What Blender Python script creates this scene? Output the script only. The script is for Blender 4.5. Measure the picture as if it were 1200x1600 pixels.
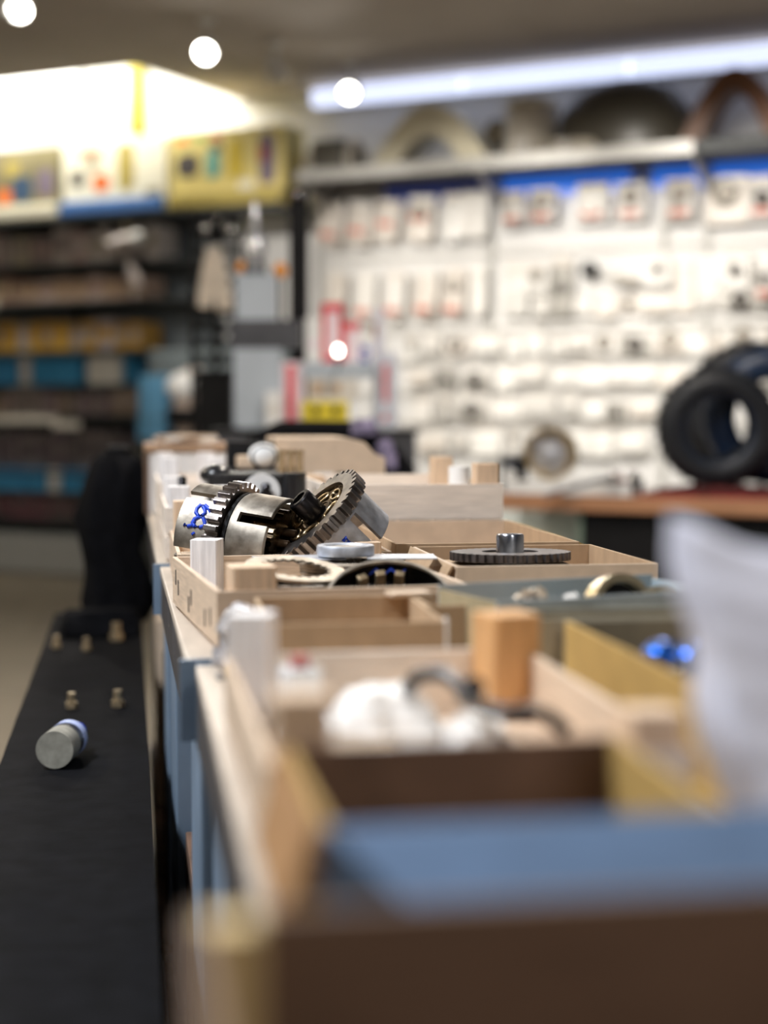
import bpy, bmesh, math, random
from math import sin, cos, pi, radians, sqrt
from mathutils import Vector, Matrix, Euler

random.seed(7)
for o in list(bpy.data.objects):
    bpy.data.objects.remove(o, do_unlink=True)
scene = bpy.context.scene
COL = scene.collection

# ------------------------------------------------------------------ camera
FPX = 2500.0                       # focal length in pixels of the 1200x1600 frame
PSI = math.atan(395 / FPX)         # camera turned right of the table axis (+Y)
TH = math.atan(160 / FPX)          # pitched down
CAM = Vector((0, 0, 1.10))
FW = Vector((sin(PSI) * cos(TH), cos(PSI) * cos(TH), -sin(TH)))
RT = Vector((cos(PSI), -sin(PSI), 0))
UP = RT.cross(FW)
cd = bpy.data.cameras.new('camera')
cam = bpy.data.objects.new('camera', cd)
COL.objects.link(cam)
cam.location = CAM
cam.rotation_euler = Matrix((RT, UP, -FW)).transposed().to_euler()
cd.sensor_fit = 'VERTICAL'
cd.sensor_height = 32
cd.sensor_width = 24
cd.lens = 50
cd.clip_start = 0.02
cd.dof.use_dof = True
cd.dof.focus_distance = 2.03
cd.dof.aperture_fstop = 1.8
scene.camera = cam

# ------------------------------------------------------------------ world / exposure
w = bpy.data.worlds.new('world')
scene.world = w
w.use_nodes = True
w.node_tree.nodes['Background'].inputs[0].default_value = (0.8, 0.85, 1.0, 1)
w.node_tree.nodes['Background'].inputs[1].default_value = 0.05
scene.view_settings.view_transform = 'Standard'
scene.view_settings.look = 'None'
scene.view_settings.gamma = 1
scene.view_settings.use_curve_mapping = False
scene.view_settings.exposure = 0.0

# ------------------------------------------------------------------ geometry of the view
def ray(px, py):
    return FW + RT * ((px - 600) / FPX) + UP * ((800 - py) / FPX)
def pt(px, py, d):
    return CAM + ray(px, py) * d
def pz(px, py, z):
    r = ray(px, py)
    return CAM + r * ((z - CAM.z) / r.z)
def camdir(x, y, z):               # x right, y up, z away from the viewer
    return (RT * x + UP * y + FW * z).normalized()

WANG = PSI + radians(26.6)         # heading of the back wall's outward side
WN = Vector((-sin(WANG), -cos(WANG), 0))
WD = Vector((cos(WANG), -sin(WANG), 0))
WROT = math.atan2(WD.y, WD.x)
WO = pt(600, 640, 10.0); WO.z = 0
def wp(s, o, z):
    return WO + WD * s + WN * o + Vector((0, 0, z))
def onwall(px, py, o=0.0):
    r = ray(px, py)
    t = (WO + WN * o - CAM).dot(WN) / r.dot(WN)
    p = CAM + r * t
    q = p - WO
    return q.dot(WD), p.z

# ------------------------------------------------------------------ lights (area lamps of the added, unseen ceiling fittings)
def area(name, loc, sx, sy, power, col, rot=(0, 0, 0)):
    l = bpy.data.lights.new(name, 'AREA')
    l.shape = 'RECTANGLE'; l.size = sx; l.size_y = sy
    l.energy = power; l.color = col
    o = bpy.data.objects.new(name, l)
    o.location = loc; o.rotation_euler = rot
    COL.objects.link(o)
    return o
CEIL = 3.10
LAMPS = [(-1.15, 1.5, 120, (0.88, 0.93, 1.0)), (1.2, 4.0, 62, (1.0, 0.9, 0.78)), (-2.3, 5.4, 75, (1.0, 0.86, 0.66)), (0.9, -0.7, 20, (1.0, 0.95, 0.88))]  # ceiling panels added out of view as key and fill light
for (x, y, p, c) in LAMPS:
    area('ceiling_panel_light', (x, y, CEIL - 0.075), 0.30, 1.2, p, c)
# tube light running along the top of the product wall, and tubes in the raised cove
sm, zm = onwall(860, 120, 0.2)
# spotlights on the ceiling in front of the product wall (wall washers, above the frame)
WASH = [(onwall(px, 640, 0)[0], 3.1) for px in (520, 760, 1000, 1240)]
for (s_, o_) in WASH:
    l = bpy.data.lights.new('wall_wash', 'SPOT'); l.energy = 420; l.spot_size = radians(50); l.spot_blend = .75; l.color = (1, .95, .88); l.shadow_soft_size = .08
    lo = bpy.data.objects.new('wall_wash', l); lo.location = wp(s_, o_ - .03, CEIL - .20)
    lo.rotation_euler = (wp(s_ + .1, 0, 1.42) - wp(s_, o_, CEIL - .2)).to_track_quat('-Z', 'Y').to_euler(); COL.objects.link(lo)
sc, zc = onwall(220, 100, 0.5)
cnr = pz(207, 103, CEIL) - WO
area('cove_light', wp(cnr.dot(WD) - 1.75, 0.85, 3.42), 3.4, 0.22, 88, (1.0, 0.97, 0.86), (radians(72), 0, WROT))

# ------------------------------------------------------------------ materials
def lin(c):
    if isinstance(c, str):
        c = c.lstrip('#'); c = [int(c[i:i + 2], 16) / 255 for i in (0, 2, 4)]
        c = [x / 12.92 if x <= .04045 else ((x + .055) / 1.055) ** 2.4 for x in c]
    return tuple(c[:3])
MATS = {}
def mat(name, c, rough=.6, metal=0.0, var=.18, scale=25, stretch=(1, 1, 1), bump=0.0, c2=None,
        trans=0.0, emit=0.0, ecol=None, spec=.5, coat=0.0, detail=5, alpha=1.0, rvar=0.0, ramp=(.3, .7)):
    if name in MATS: return MATS[name]
    m = bpy.data.materials.new(name); m.use_nodes = True
    nt = m.node_tree; b = nt.nodes['Principled BSDF']
    c = lin(c)
    ca = tuple(max(0, x * (1 - var)) for x in c)
    cb = lin(c2) if c2 else tuple(min(1, x * (1 + var)) for x in c)
    tc = nt.nodes.new('ShaderNodeTexCoord'); mp = nt.nodes.new('ShaderNodeMapping')
    mp.inputs['Scale'].default_value = stretch
    nz = nt.nodes.new('ShaderNodeTexNoise'); nz.inputs['Scale'].default_value = scale; nz.inputs['Detail'].default_value = detail
    cr = nt.nodes.new('ShaderNodeValToRGB')
    cr.color_ramp.elements[0].position = ramp[0]; cr.color_ramp.elements[0].color = (*ca, 1)
    cr.color_ramp.elements[1].position = ramp[1]; cr.color_ramp.elements[1].color = (*cb, 1)
    L = nt.links.new
    L(tc.outputs['Object'], mp.inputs['Vector']); L(mp.outputs['Vector'], nz.inputs['Vector'])
    L(nz.outputs['Fac'], cr.inputs['Fac']); L(cr.outputs['Color'], b.inputs['Base Color'])
    b.inputs['Roughness'].default_value = rough
    b.inputs['Metallic'].default_value = metal
    b.inputs['Specular IOR Level'].default_value = spec
    b.inputs['Transmission Weight'].default_value = trans
    b.inputs['Coat Weight'].default_value = coat
    b.inputs['Alpha'].default_value = alpha
    if rvar:
        mr = nt.nodes.new('ShaderNodeMapRange')
        mr.inputs['To Min'].default_value = max(0, rough - rvar); mr.inputs['To Max'].default_value = rough + rvar
        L(nz.outputs['Fac'], mr.inputs['Value']); L(mr.outputs['Result'], b.inputs['Roughness'])
    if bump:
        bp = nt.nodes.new('ShaderNodeBump'); bp.inputs['Strength'].default_value = bump; bp.inputs['Distance'].default_value = .004
        L(nz.outputs['Fac'], bp.inputs['Height']); L(bp.outputs['Normal'], b.inputs['Normal'])
    if emit:
        b.inputs['Emission Color'].default_value = (*lin(ecol or c), 1)
        b.inputs['Emission Strength'].default_value = emit
    MATS[name] = m
    return m

WOOD = dict(rough=.62, var=.16, bump=.15)
wx = mat('wood_pale_x', (.66, .50, .36), scale=9, stretch=(2, 22, 30), **WOOD)
wy = mat('wood_pale_y', (.66, .50, .36), scale=9, stretch=(22, 2, 30), **WOOD)
wz = mat('wood_pale_z', (.68, .49, .33), scale=9, stretch=(26, 26, 2), **WOOD)
wwx = mat('wood_white_x', (.80, .70, .60), scale=9, stretch=(2, 22, 30), **WOOD)
wwz = mat('wood_white_z', (.86, .82, .80), scale=9, stretch=(26, 26, 2), **WOOD)
woz = mat('wood_orange_z', (.66, .36, .15), scale=9, stretch=(26, 26, 2), **WOOD)
wdx = mat('wood_dark_x', (.16, .095, .06), scale=9, stretch=(2, 22, 30), **WOOD)
wyel = mat('wood_yellow_z', (.75, .55, .26), scale=9, stretch=(26, 26, 2), **WOOD)
card = mat('cardboard', (.44, .30, .18), rough=.8, var=.1, scale=40, stretch=(1, 1, .4), bump=.06)
card_pale = mat('cardboard_pale', (.62, .48, .35), rough=.8, var=.08, scale=40, bump=.05)
card_ochre = mat('cardboard_ochre', (.46, .29, .085), rough=.75, var=.1, scale=30, bump=.05)
card_dark = mat('cardboard_dark', (.17, .095, .06), rough=.8, var=.25, scale=18, bump=.06)
card_olive = mat('cardboard_olive', (.27, .24, .17), rough=.7, var=.15, scale=20, bump=.05)
card_blue = mat('blue_print', (.12, .20, .34), rough=.6, var=.14, scale=15)
card_white = mat('white_card', (.78, .76, .74), rough=.6, var=.06, scale=20)
steel = mat('worn_steel', (.30, .26, .21), rough=.48, metal=.85, var=.5, scale=38, bump=.25, rvar=.14, c2=(.50, .45, .38), detail=9)
alu = mat('cast_aluminium', (.56, .58, .63), rough=.5, metal=.75, var=.25, scale=60, bump=.2, rvar=.1, detail=8)
oily = mat('oily_steel', (.10, .075, .05), rough=.25, metal=1, var=.6, scale=60, bump=.25, rvar=.12, c2=(.26, .19, .12))
gearm = mat('gear_steel', (.30, .27, .25), rough=.33, metal=1, var=.4, scale=50, bump=.1, rvar=.1)
blackst = mat('black_steel', (.035, .033, .035), rough=.25, metal=.9, var=.4, scale=40)
blk = mat('black_matte', (.006, .006, .007), rough=.7, var=.3, scale=12, spec=.25)
blkcloth = mat('black_cloth', (.004, .004, .005), rough=.9, var=.4, scale=30, bump=.2, spec=.1)
blkgloss = mat('black_gloss', (.012, .012, .014), rough=.25, var=.3, scale=12)
ink = mat('blue_marker_ink', (.012, .06, .55), rough=.45, var=.2, scale=80)
paintblue = mat('bluegrey_paint', (.20, .27, .36), rough=.45, var=.15, scale=8, bump=.03)
paintdark = mat('darkgrey_paint', (.055, .055, .062), rough=.4, var=.3, scale=10, rvar=.1)
topbeige = mat('table_laminate', (.50, .42, .34), rough=.45, var=.1, scale=14, stretch=(4, 1, 1))
greymetal = mat('bluegrey_sheet_metal', (.46, .55, .60), rough=.45, metal=.0, var=.2, scale=12, c2=(.44, .50, .53))
greydirty = mat('bluegrey_dirty_metal', (.40, .43, .42), rough=.5, metal=.0, var=.5, scale=14, c2=(.56, .64, .67))
plastic = mat('milky_plastic', (.80, .80, .90), rough=.4, var=.1, scale=12, bump=.25)
whitebag = mat('white_poly_bag', (.90, .86, .81), rough=.45, var=.05, scale=10, bump=.2)
white = mat('white_plastic', (.80, .80, .79), rough=.45, var=.05, scale=10)
offwhite = mat('offwhite_plastic', (.66, .62, .56), rough=.5, var=.12, scale=14)
chrome = mat('chrome', (.85, .85, .85), rough=.08, metal=1, var=.05, scale=10)
blueano = mat('blue_anodised', (.015, .10, .42), rough=.2, metal=.8, var=.2, scale=20)
rubber = mat('tyre_rubber', (.012, .014, .019), rough=.5, var=.3, scale=40, bump=.2)
rubblue = mat('tyre_rubber_blue_sheen', (.012, .03, .075), rough=.35, var=.3, scale=30, bump=.1)  # black rubber tinted bluish in its base colour
darkrust = mat('dark_oily_parts', (.05, .03, .02), rough=.4, metal=.5, var=.7, scale=30, bump=.4, c2=(.22, .14, .08))

# ------------------------------------------------------------------ mesh helpers
class MB:
    def __init__(s): s.v = []; s.f = []
    def add(s, vs, fs, M=None):
        n = len(s.v)
        s.v += [tuple(M @ Vector(p)) for p in vs] if M is not None else [tuple(p) for p in vs]
        s.f += [tuple(i + n for i in f) for f in fs]
        return s
    def hexa(s, p, M=None):        # p: bottom 4 ccw, top 4 ccw
        return s.add(p, [(3, 2, 1, 0), (4, 5, 6, 7), (0, 1, 5, 4), (1, 2, 6, 5), (2, 3, 7, 6), (3, 0, 4, 7)], M)
    def box(s, x0, x1, y0, y1, z0, z1, M=None):
        return s.hexa([(x0, y0, z0), (x1, y0, z0), (x1, y1, z0), (x0, y1, z0), (x0, y0, z1), (x1, y0, z1), (x1, y1, z1), (x0, y1, z1)], M)
    def prism(s, poly, z0, z1, M=None):
        n = len(poly)
        vs = [(x, y, z0) for x, y in poly] + [(x, y, z1) for x, y in poly]
        fs = [tuple(range(n - 1, -1, -1)), tuple(range(n, 2 * n))] + [(i, (i + 1) % n, n + (i + 1) % n, n + i) for i in range(n)]
        return s.add(vs, fs, M)
    def lathe(s, prof, n=32, M=None, closed=True, a0=0, a1=2 * pi):   # prof: (r,z) loop
        full = abs(a1 - a0 - 2 * pi) < 1e-6
        m = n if full else n + 1
        k = len(prof)
        vs = []
        for i in range(m):
            a = a0 + (a1 - a0) * i / n
            vs += [(r * cos(a), r * sin(a), z) for r, z in prof]
        fs = []
        for i in range(n):
            j = (i + 1) % m
            for q in range(k if closed else k - 1):
                q2 = (q + 1) % k
                fs.append((i * k + q, j * k + q, j * k + q2, i * k + q2))
        if not full and closed:
            fs.append(tuple(range(k - 1, -1, -1))); fs.append(tuple((m - 1) * k + q for q in range(k)))
        return s.add(vs, fs, M)
    def cyl(s, r, z0, z1, n=24, M=None, r2=None):
        r2 = r if r2 is None else r2
        vs = [(r * cos(2 * pi * i / n), r * sin(2 * pi * i / n), z0) for i in range(n)] + [(r2 * cos(2 * pi * i / n), r2 * sin(2 * pi * i / n), z1) for i in range(n)]
        fs = [tuple(range(n - 1, -1, -1)), tuple(range(n, 2 * n))] + [(i, (i + 1) % n, n + (i + 1) % n, n + i) for i in range(n)]
        return s.add(vs, fs, M)
    def tube(s, pts, r, n=8, M=None):
        pts = [Vector(p) for p in pts]; vs = []; k = len(pts)
        up = Vector((0, 0, 1))
        for i, p in enumerate(pts):
            t = (pts[min(i + 1, k - 1)] - pts[max(i - 1, 0)]).normalized()
            u = t.cross(up)
            if u.length < 1e-3: u = t.cross(Vector((1, 0, 0)))
            u.normalize(); v = u.cross(t)
            rr = r[i] if isinstance(r, (list, tuple)) else r
            vs += [p + (u * cos(2 * pi * j / n) + v * sin(2 * pi * j / n)) * rr for j in range(n)]
        fs = [(i * n + j, i * n + (j + 1) % n, (i + 1) * n + (j + 1) % n, (i + 1) * n + j) for i in range(k - 1) for j in range(n)]
        fs += [tuple(range(n - 1, -1, -1)), tuple((k - 1) * n + j for j in range(n))]
        return s.add(vs, fs, M)
    def torus(s, R, r, n=40, m=12, M=None, a0=0, a1=2 * pi, sz=1.0):
        prof = [(R + r * cos(2 * pi * j / m), r * sz * sin(2 * pi * j / m)) for j in range(m)]
        return s.lathe(prof, n, M, True, a0, a1)
    def ball(s, r, M=None, n=14, m=8, sx=1, sy=1, sz=1):
        vs = [(0, 0, -r * sz)]
        for i in range(1, m):
            t = -pi / 2 + pi * i / m
            vs += [(r * cos(t) * cos(2 * pi * j / n) * sx, r * cos(t) * sin(2 * pi * j / n) * sy, r * sin(t) * sz) for j in range(n)]
        vs.append((0, 0, r * sz)); e = len(vs) - 1
        fs = [(0, 1 + (j + 1) % n, 1 + j) for j in range(n)]
        for i in range(m - 2):
            fs += [(1 + i * n + j, 1 + i * n + (j + 1) % n, 1 + (i + 1) * n + (j + 1) % n, 1 + (i + 1) * n + j) for j in range(n)]
        fs += [(1 + (m - 2) * n + j, 1 + (m - 2) * n + (j + 1) % n, e) for j in range(n)]
        return s.add(vs, fs, M)
    def blob(s, c, n=10, bulge=.1, noise=.004, seed=1, M=None, pinch=0):  # crumpled block: 8 corners, bottom 4 then top 4
        c = [Vector(p) for p in c]; rng = random.Random(seed)
        ph = [[rng.uniform(0, 6.28) for _ in range(6)] for _ in range(3)]
        fr = [[rng.uniform(1.5, 6) for _ in range(6)] for _ in range(3)]
        ctr = sum(c, Vector()) / 8
        size = max((p - ctr).length for p in c)
        cache = {}
        def P(u, v, t):
            key = (round(u, 4), round(v, 4), round(t, 4))
            if key in cache: return cache[key]
            b = c[0] * (1 - u) * (1 - v) + c[1] * u * (1 - v) + c[2] * u * v + c[3] * (1 - u) * v
            q = c[4] * (1 - u) * (1 - v) + c[5] * u * (1 - v) + c[6] * u * v + c[7] * (1 - u) * v
            p = b * (1 - t) + q * t
            d = p - ctr
            uu, vv, tt = abs(2 * u - 1), abs(2 * v - 1), abs(2 * t - 1)
            k = 1 + bulge * (1 - (uu * vv + vv * tt + uu * tt) * .7)
            flat = 1 if t > .001 else 0
            p2 = ctr + Vector((d.x * k, d.y * k, d.z * (k if flat else 1)))
            n3 = [sum(sin(fr[a][j] * 6 * (u if j % 3 == 0 else v if j % 3 == 1 else t) + ph[a][j] + fr[a][j] * 3 * (t if j % 2 else u)) for j in range(6)) / 6 for a in range(3)]
            p2 += Vector(n3) * noise * 2 * (1 if flat else 0)
            s.v.append(tuple(M @ p2) if M is not None else tuple(p2))
            cache[key] = len(s.v) - 1
            return cache[key]
        def face(fn):
            for i in range(n):
                for j in range(n):
                    a, b, d, e = fn(i / n, j / n), fn((i + 1) / n, j / n), fn((i + 1) / n, (j + 1) / n), fn(i / n, (j + 1) / n)
                    s.f.append((P(*a), P(*b), P(*d), P(*e)))
        face(lambda a, b: (b, a, 0)); face(lambda a, b: (a, b, 1))
        face(lambda a, b: (a, 0, b)); face(lambda a, b: (b, 1, a))
        face(lambda a, b: (0, b, a)); face(lambda a, b: (1, a, b))
        return s
    def mesh(s, name, m, smooth=None, bevel=0):
        me = bpy.data.meshes.new(name)
        me.from_pydata(s.v, [], s.f)
        bm = bmesh.new(); bm.from_mesh(me)
        bmesh.ops.recalc_face_normals(bm, faces=bm.faces)
        if bevel:
            es = [e for e in bm.edges if len(e.link_faces) == 2 and e.calc_face_angle(0) > .6]
            bmesh.ops.bevel(bm, geom=es, offset=bevel, segments=2, profile=.6, affect='EDGES', clamp_overlap=True)
        if smooth:
            for f in bm.faces: f.smooth = True
            for e in bm.edges:
                if len(e.link_faces) == 2 and e.calc_face_angle(0) > radians(smooth): e.smooth = False
        bm.to_mesh(me); bm.free()
        me.materials.append(m)
        return me

LABELS = {}
def tag(o, label, cat, group=None):
    o['label'] = label; o['category'] = cat
    if group: o['group'] = group
    LABELS.setdefault(label, []).append(o.name)
def thing(name, label, cat, loc=(0, 0, 0), rot=0, group=None):
    o = bpy.data.objects.new(name, None); COL.objects.link(o)
    o.empty_display_size = .05
    o.location = loc
    if isinstance(rot, Matrix): o.rotation_euler = rot.to_euler()
    elif isinstance(rot, (tuple, list, Euler)): o.rotation_euler = rot
    else: o.rotation_euler = (0, 0, rot)
    tag(o, label, cat, group)
    return o
def part(name, mb, m, parent, label=None, smooth=None, bevel=0, loc=None, rot=None):
    me = mb if isinstance(mb, bpy.types.Mesh) else mb.mesh(name, m, smooth, bevel)
    o = bpy.data.objects.new(name, me); COL.objects.link(o)
    o.parent = parent
    if loc is not None: o.location = loc
    if rot is not None: o.rotation_euler = rot
    if label: o['label'] = label
    return o
def one(name, mb, m, label, cat, loc=(0, 0, 0), rot=0, group=None, smooth=None, bevel=0):
    me = mb if isinstance(mb, bpy.types.Mesh) else mb.mesh(name, m, smooth, bevel)
    o = bpy.data.objects.new(name, me); COL.objects.link(o)
    o.location = loc
    if isinstance(rot, Matrix): o.rotation_euler = rot.to_euler()
    elif isinstance(rot, (tuple, list, Euler)): o.rotation_euler = rot
    else: o.rotation_euler = (0, 0, rot)
    tag(o, label, cat, group)
    return o
def struct(name, mb, m, parent=None, bevel=0):
    o = bpy.data.objects.new(name, mb.mesh(name, m, None, bevel)); COL.objects.link(o)
    o['kind'] = 'structure'
    if parent: o.parent = parent
    return o
def zto(d):                        # rotation matrix that takes local +Z to direction d
    return Vector(d).normalized().to_track_quat('Z', 'Y').to_matrix()
def T(x, y, z): return Matrix.Translation((x, y, z))
def RX(a): return Matrix.Rotation(a, 4, 'X')
def RY(a): return Matrix.Rotation(a, 4, 'Y')
def RZ(a): return Matrix.Rotation(a, 4, 'Z')
ORD = ['first', 'second', 'third', 'fourth', 'fifth', 'sixth', 'seventh', 'eighth', 'ninth', 'tenth', 'eleventh', 'twelfth',
       'thirteenth', 'fourteenth', 'fifteenth', 'sixteenth', 'seventeenth', 'eighteenth', 'nineteenth', 'twentieth']

# ================================================================== THE SETTING
floorm = mat('floor_screed', (.17, .14, .10), rough=.55, var=.12, scale=2.5, bump=.02)
ceilm = mat('ceiling_plaster', (.52, .46, .39), rough=.9, var=.05, scale=3)
wallm = mat('wall_paint_white', (.74, .73, .71), rough=.7, var=.04, scale=4)
wallgrey = mat('wall_paint_grey', (.42, .40, .37), rough=.8, var=.06, scale=3)
yelm = mat('yellow_trim_paint', (.34, .28, .02), rough=.5, var=.1, scale=5)

S0, S1 = onwall(-500, 640)[0], onwall(1600, 640)[0]     # back wall ends
b = MB(); b.box(-6.5, 8.5, -2.2, 15.5, -.1, 0); struct('floor', b, floorm)

# dropped ceiling with a notch over the left racks: outline in wall coordinates (s, o)
cn = pz(207, 103, CEIL) - WO
SC, OC = cn.dot(WD), cn.dot(WN)
def wpoly(pts): return [(wp(s, o, 0).x, wp(s, o, 0).y) for s, o in pts]
FAR = 13.5
b = MB(); b.prism(wpoly([(S1, 0.0), (SC + .02, 0.0), (SC + .02, OC), (S1, OC)]), CEIL, CEIL + .12)
b.prism(wpoly([(S1, OC), (S0 - 3, OC), (S0 - 3, FAR), (S1, FAR)]), CEIL, CEIL + .12)
struct('ceiling', b, ceilm)
b = MB(); b.prism(wpoly([(SC + .02, -.1), (S0 - 3, -.1), (S0 - 3, OC + .1), (SC + .02, OC + .1)]), 3.98, 4.06)
struct('ceiling_raised_cove', b, wallm)
Mw = Matrix.Translation(WO) @ RZ(WROT)                  # local x = s, local y = -o
b = MB(); b.box(S0 - 3, S1, 0, .12, 0, 4.0, Mw); struct('wall_back', b, wallm)
b = MB(); b.box(SC + .02, SC + .10, -OC, -.002, CEIL + .12, 3.98, Mw); struct('wall_cove_side', b, wallm)
b = MB(); b.box(S0 - 3, SC + .02, -OC - .08, -OC, CEIL + .12, 3.98, Mw); struct('wall_cove_front', b, wallm)
pa, pb = wp(S1, 0, 0), wp(S1, FAR, 0)
b = MB(); b.prism([(pa.x, pa.y), (pa.x + .1, pa.y + .05), (4.2, -2.2), (4.1, -2.2)], 0, CEIL); struct('wall_right', b, wallgrey)
b = MB(); b.box(-6.5, -6.4, -2.2, 15, 0, 4.0); struct('wall_left', b, wallgrey)
b = MB(); b.box(-6.4, 4.1, -2.3, -2.2, 0, CEIL); struct('wall_rear', b, wallgrey)

# yellow post at the notch
sy, zy = onwall(213, 150, .06)
b = MB(); b.box(sy - .045, sy + .045, -.09, -.002, 2.93, 3.97, Mw); struct('trim_1', b, yelm)

# lamps: added ceiling panels (unseen, above the frame), wall strip, cove tube, track spots
tubem = mat('tube_glow', (1, 1, 1), emit=1.25, ecol=(.64, .72, 1.0))
tubew = mat('tube_glow_warm', (1, 1, 1), emit=10, ecol=(1.0, .97, .85))
panem = mat('panel_glow', (1, 1, 1), emit=4, ecol=(.95, .97, 1.0))
for i, (x, y, p, c) in enumerate(LAMPS):
    t = thing('ceiling_lamp', ['flat white ceiling lamp above the aisle left of the crates', 'flat white ceiling lamp above the right of the crate table',
                               'flat white ceiling lamp before the left racks', 'flat white ceiling lamp behind the front of the crate table'][i], 'lamp', (x, y, CEIL), 0)
    b = MB(); b.box(-.17, .17, -.63, .63, -.06, 0); part('housing', b, white, t)
    b = MB(); b.box(-.15, .15, -.6, .6, -.066, -.06); part('diffuser', b, panem, t)
sl, _ = onwall(478, 180, .25); sr = S1 - .05
t = thing('strip_light', 'long bluish white strip light running along the top of the product wall', 'strip light', wp((sl + sr) / 2, 0, 2.95), WROT)
hl = (sr - sl) / 2
b = MB(); b.box(-hl, hl, -.10, -.002, .03, .12); part('housing', b, white, t)
nseg = 4
for k in range(nseg):
    a0 = -hl + 2 * hl * k / nseg; a1 = -hl + 2 * hl * (k + 1) / nseg
    b = MB(); b.box(a0 + .001, a1 - .001, -.20, -.10, .02, .125); part('diffuser', b, tubem, t, bevel=.015)
s_a, z_a = onwall(-60, 165, .5); s_b, z_b = onwall(128, 128, .5)
t = thing('tube_lamp', 'bright fluorescent tube lamp hanging in the raised ceiling above the yellow boxes', 'lamp', wp((s_a + s_b) / 2, .5, (z_a + z_b) / 2), WROT)
hw = (s_b - s_a) / 2
b = MB(); b.cyl(.045, -hw, hw, 16, RY(pi / 2)); part('tube', b, tubew, t, smooth=40)
b = MB(); b.box(-hw, hw, -.05, .05, .05, .10); part('housing', b, white, t)
for sgn in (-1, 1):
    b = MB(); b.box(sgn * hw * .8 - .01, sgn * hw * .8 + .01, -.01, .01, .10, 3.98 - (z_a + z_b) / 2); part('hanger', b, white, t)
lensm = mat('spot_lens', (1, 1, 1), emit=22, ecol=(1.0, .97, .88))
lensd = mat('spot_lens_dim', (1, 1, 1), emit=.9, ecol=(1.0, .93, .84))
spots = [(32, 10, 0.052, lensm, 'large lit ceiling spotlight in the top left corner'), (323, 78, .052, lensm, 'lit ceiling spotlight above the bright white panel'),
         (432, 112, .05, lensd, 'dim ceiling spotlight between two lit ones'), (548, 142, .05, lensm, 'lit ceiling spotlight next to the blue white strip light')]
for i, (px, py, r, lm, lab) in enumerate(spots):
    p = pz(px, py, CEIL - .16)
    t = thing('ceiling_spotlight', lab, 'spotlight', (p.x, p.y, CEIL), 0, 'spotlights on the ceiling')
    aim = (Vector((CAM.x - 0.9, CAM.y + 3.6, .2)) - p).normalized()
    if i == 2: aim = Vector((.35, .2, -.9)).normalized()
    R = zto(aim).to_4x4()
    b = MB(); b.cyl(.045, -.02, 0, 20); part('ceiling_rose', b, white, t, smooth=40)
    b = MB(); b.cyl(.009, -.10, -.02, 10); part('arm', b, white, t, smooth=40)
    Mh = T(0, 0, -.16) @ R
    b = MB(); b.lathe([(.02, -.10), (r * .75, -.085), (r, .0), (r, .05), (r * .92, .05), (r * .9, .02), (.0, .015), (.0, -.1)], 24, Mh); part('lamp_head', b, white, t, smooth=40)
    b = MB(); b.ball(r * .9, Mh @ T(0, 0, .035), 18, 8, sz=.35); part('lens', b, lm, t, smooth=60)
    if lm is lensm:
        l = bpy.data.lights.new('spot_beam', 'SPOT'); l.energy = 60; l.spot_size = radians(80); l.spot_blend = .7; l.color = (1, .95, .86); l.shadow_soft_size = .05
        lo = bpy.data.objects.new('spot_beam', l); lo.location = p + aim * .08; lo.rotation_euler = (-aim).to_track_quat('Z', 'Y').to_euler(); COL.objects.link(lo)

for i, (s_, o_) in enumerate(WASH):
    t = thing('wall_washer', ['first', 'second', 'third', 'fourth'][i] + ' ceiling spotlight from the left aimed at the white product wall', 'spotlight', wp(s_, o_, CEIL), WROT, 'wall washers')
    b = MB(); b.cyl(.045, -.02, 0, 20); part('ceiling_rose', b, white, t, smooth=40)
    b = MB(); b.cyl(.009, -.12, -.02, 10); part('arm', b, white, t, smooth=40)
    b = MB(); b.lathe([(.0, -.12), (.05, -.11), (.055, .0), (.05, .0), (.045, -.02), (.0, -.02)], 24, T(0, -.02, -.17) @ RX(radians(115))); part('lamp_head', b, white, t, smooth=40)

# ================================================================== TABLES
TZ = .86
def table(label, x0, x1, y0, y1, rot=0.0):
    t = thing('display_table', label, 'table', (x0, y0, 0), rot)
    W, Ln = x1 - x0, y1 - y0
    b = MB(); b.box(0, W, 0, Ln, TZ - .012, TZ); part('table_top', b, topbeige, t, bevel=.002)
    b = MB(); b.box(.001, .010, .002, Ln - .002, TZ - .075, TZ - .012); part('apron', b, paintdark, t)
    b = MB(); b.box(W - .010, W - .001, .002, Ln - .002, TZ - .075, TZ - .012); part('apron', b, paintdark, t)
    b = MB(); b.box(-.006, W, -.006, .001, TZ - .078, TZ + .001); part('end_rail', b, paintblue, t)
    b = MB(); b.box(0, W, Ln - .001, Ln + .005, TZ - .078, TZ + .001); part('end_rail', b, paintblue, t)
    for yy in (.02, Ln - .22):
        for xx in (.014, W - .05):
            b = MB(); b.box(xx, xx + .036, yy, yy + .20, 0, TZ - .013)
            part('leg', b, paintblue, t, bevel=.003)
    b = MB(); b.box(0, W, .02, Ln - .02, .235, .25); part('lower_shelf', b, card_dark, t)
    b = MB(); b.box(-.002, 0, .02, Ln - .02, .225, .252); part('shelf_edge', b, alu, t)
    b = MB(); b.box(.016, .032, Ln - .085, Ln - .055, TZ, TZ + .0012); part('socket_plate', b, paintdark, t)
    return t
table('beige topped display table with dark apron, nearest of the three, under the open cartons', .058, .70, .12, 1.50)
table('beige topped display table with dark apron, middle one, under the clutch parts', .050, .70, 1.535, 2.46, radians(.5))
table('beige topped display table with dark apron, farthest one, under the white cabinet', .038, .70, 2.50, 4.10)

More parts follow.
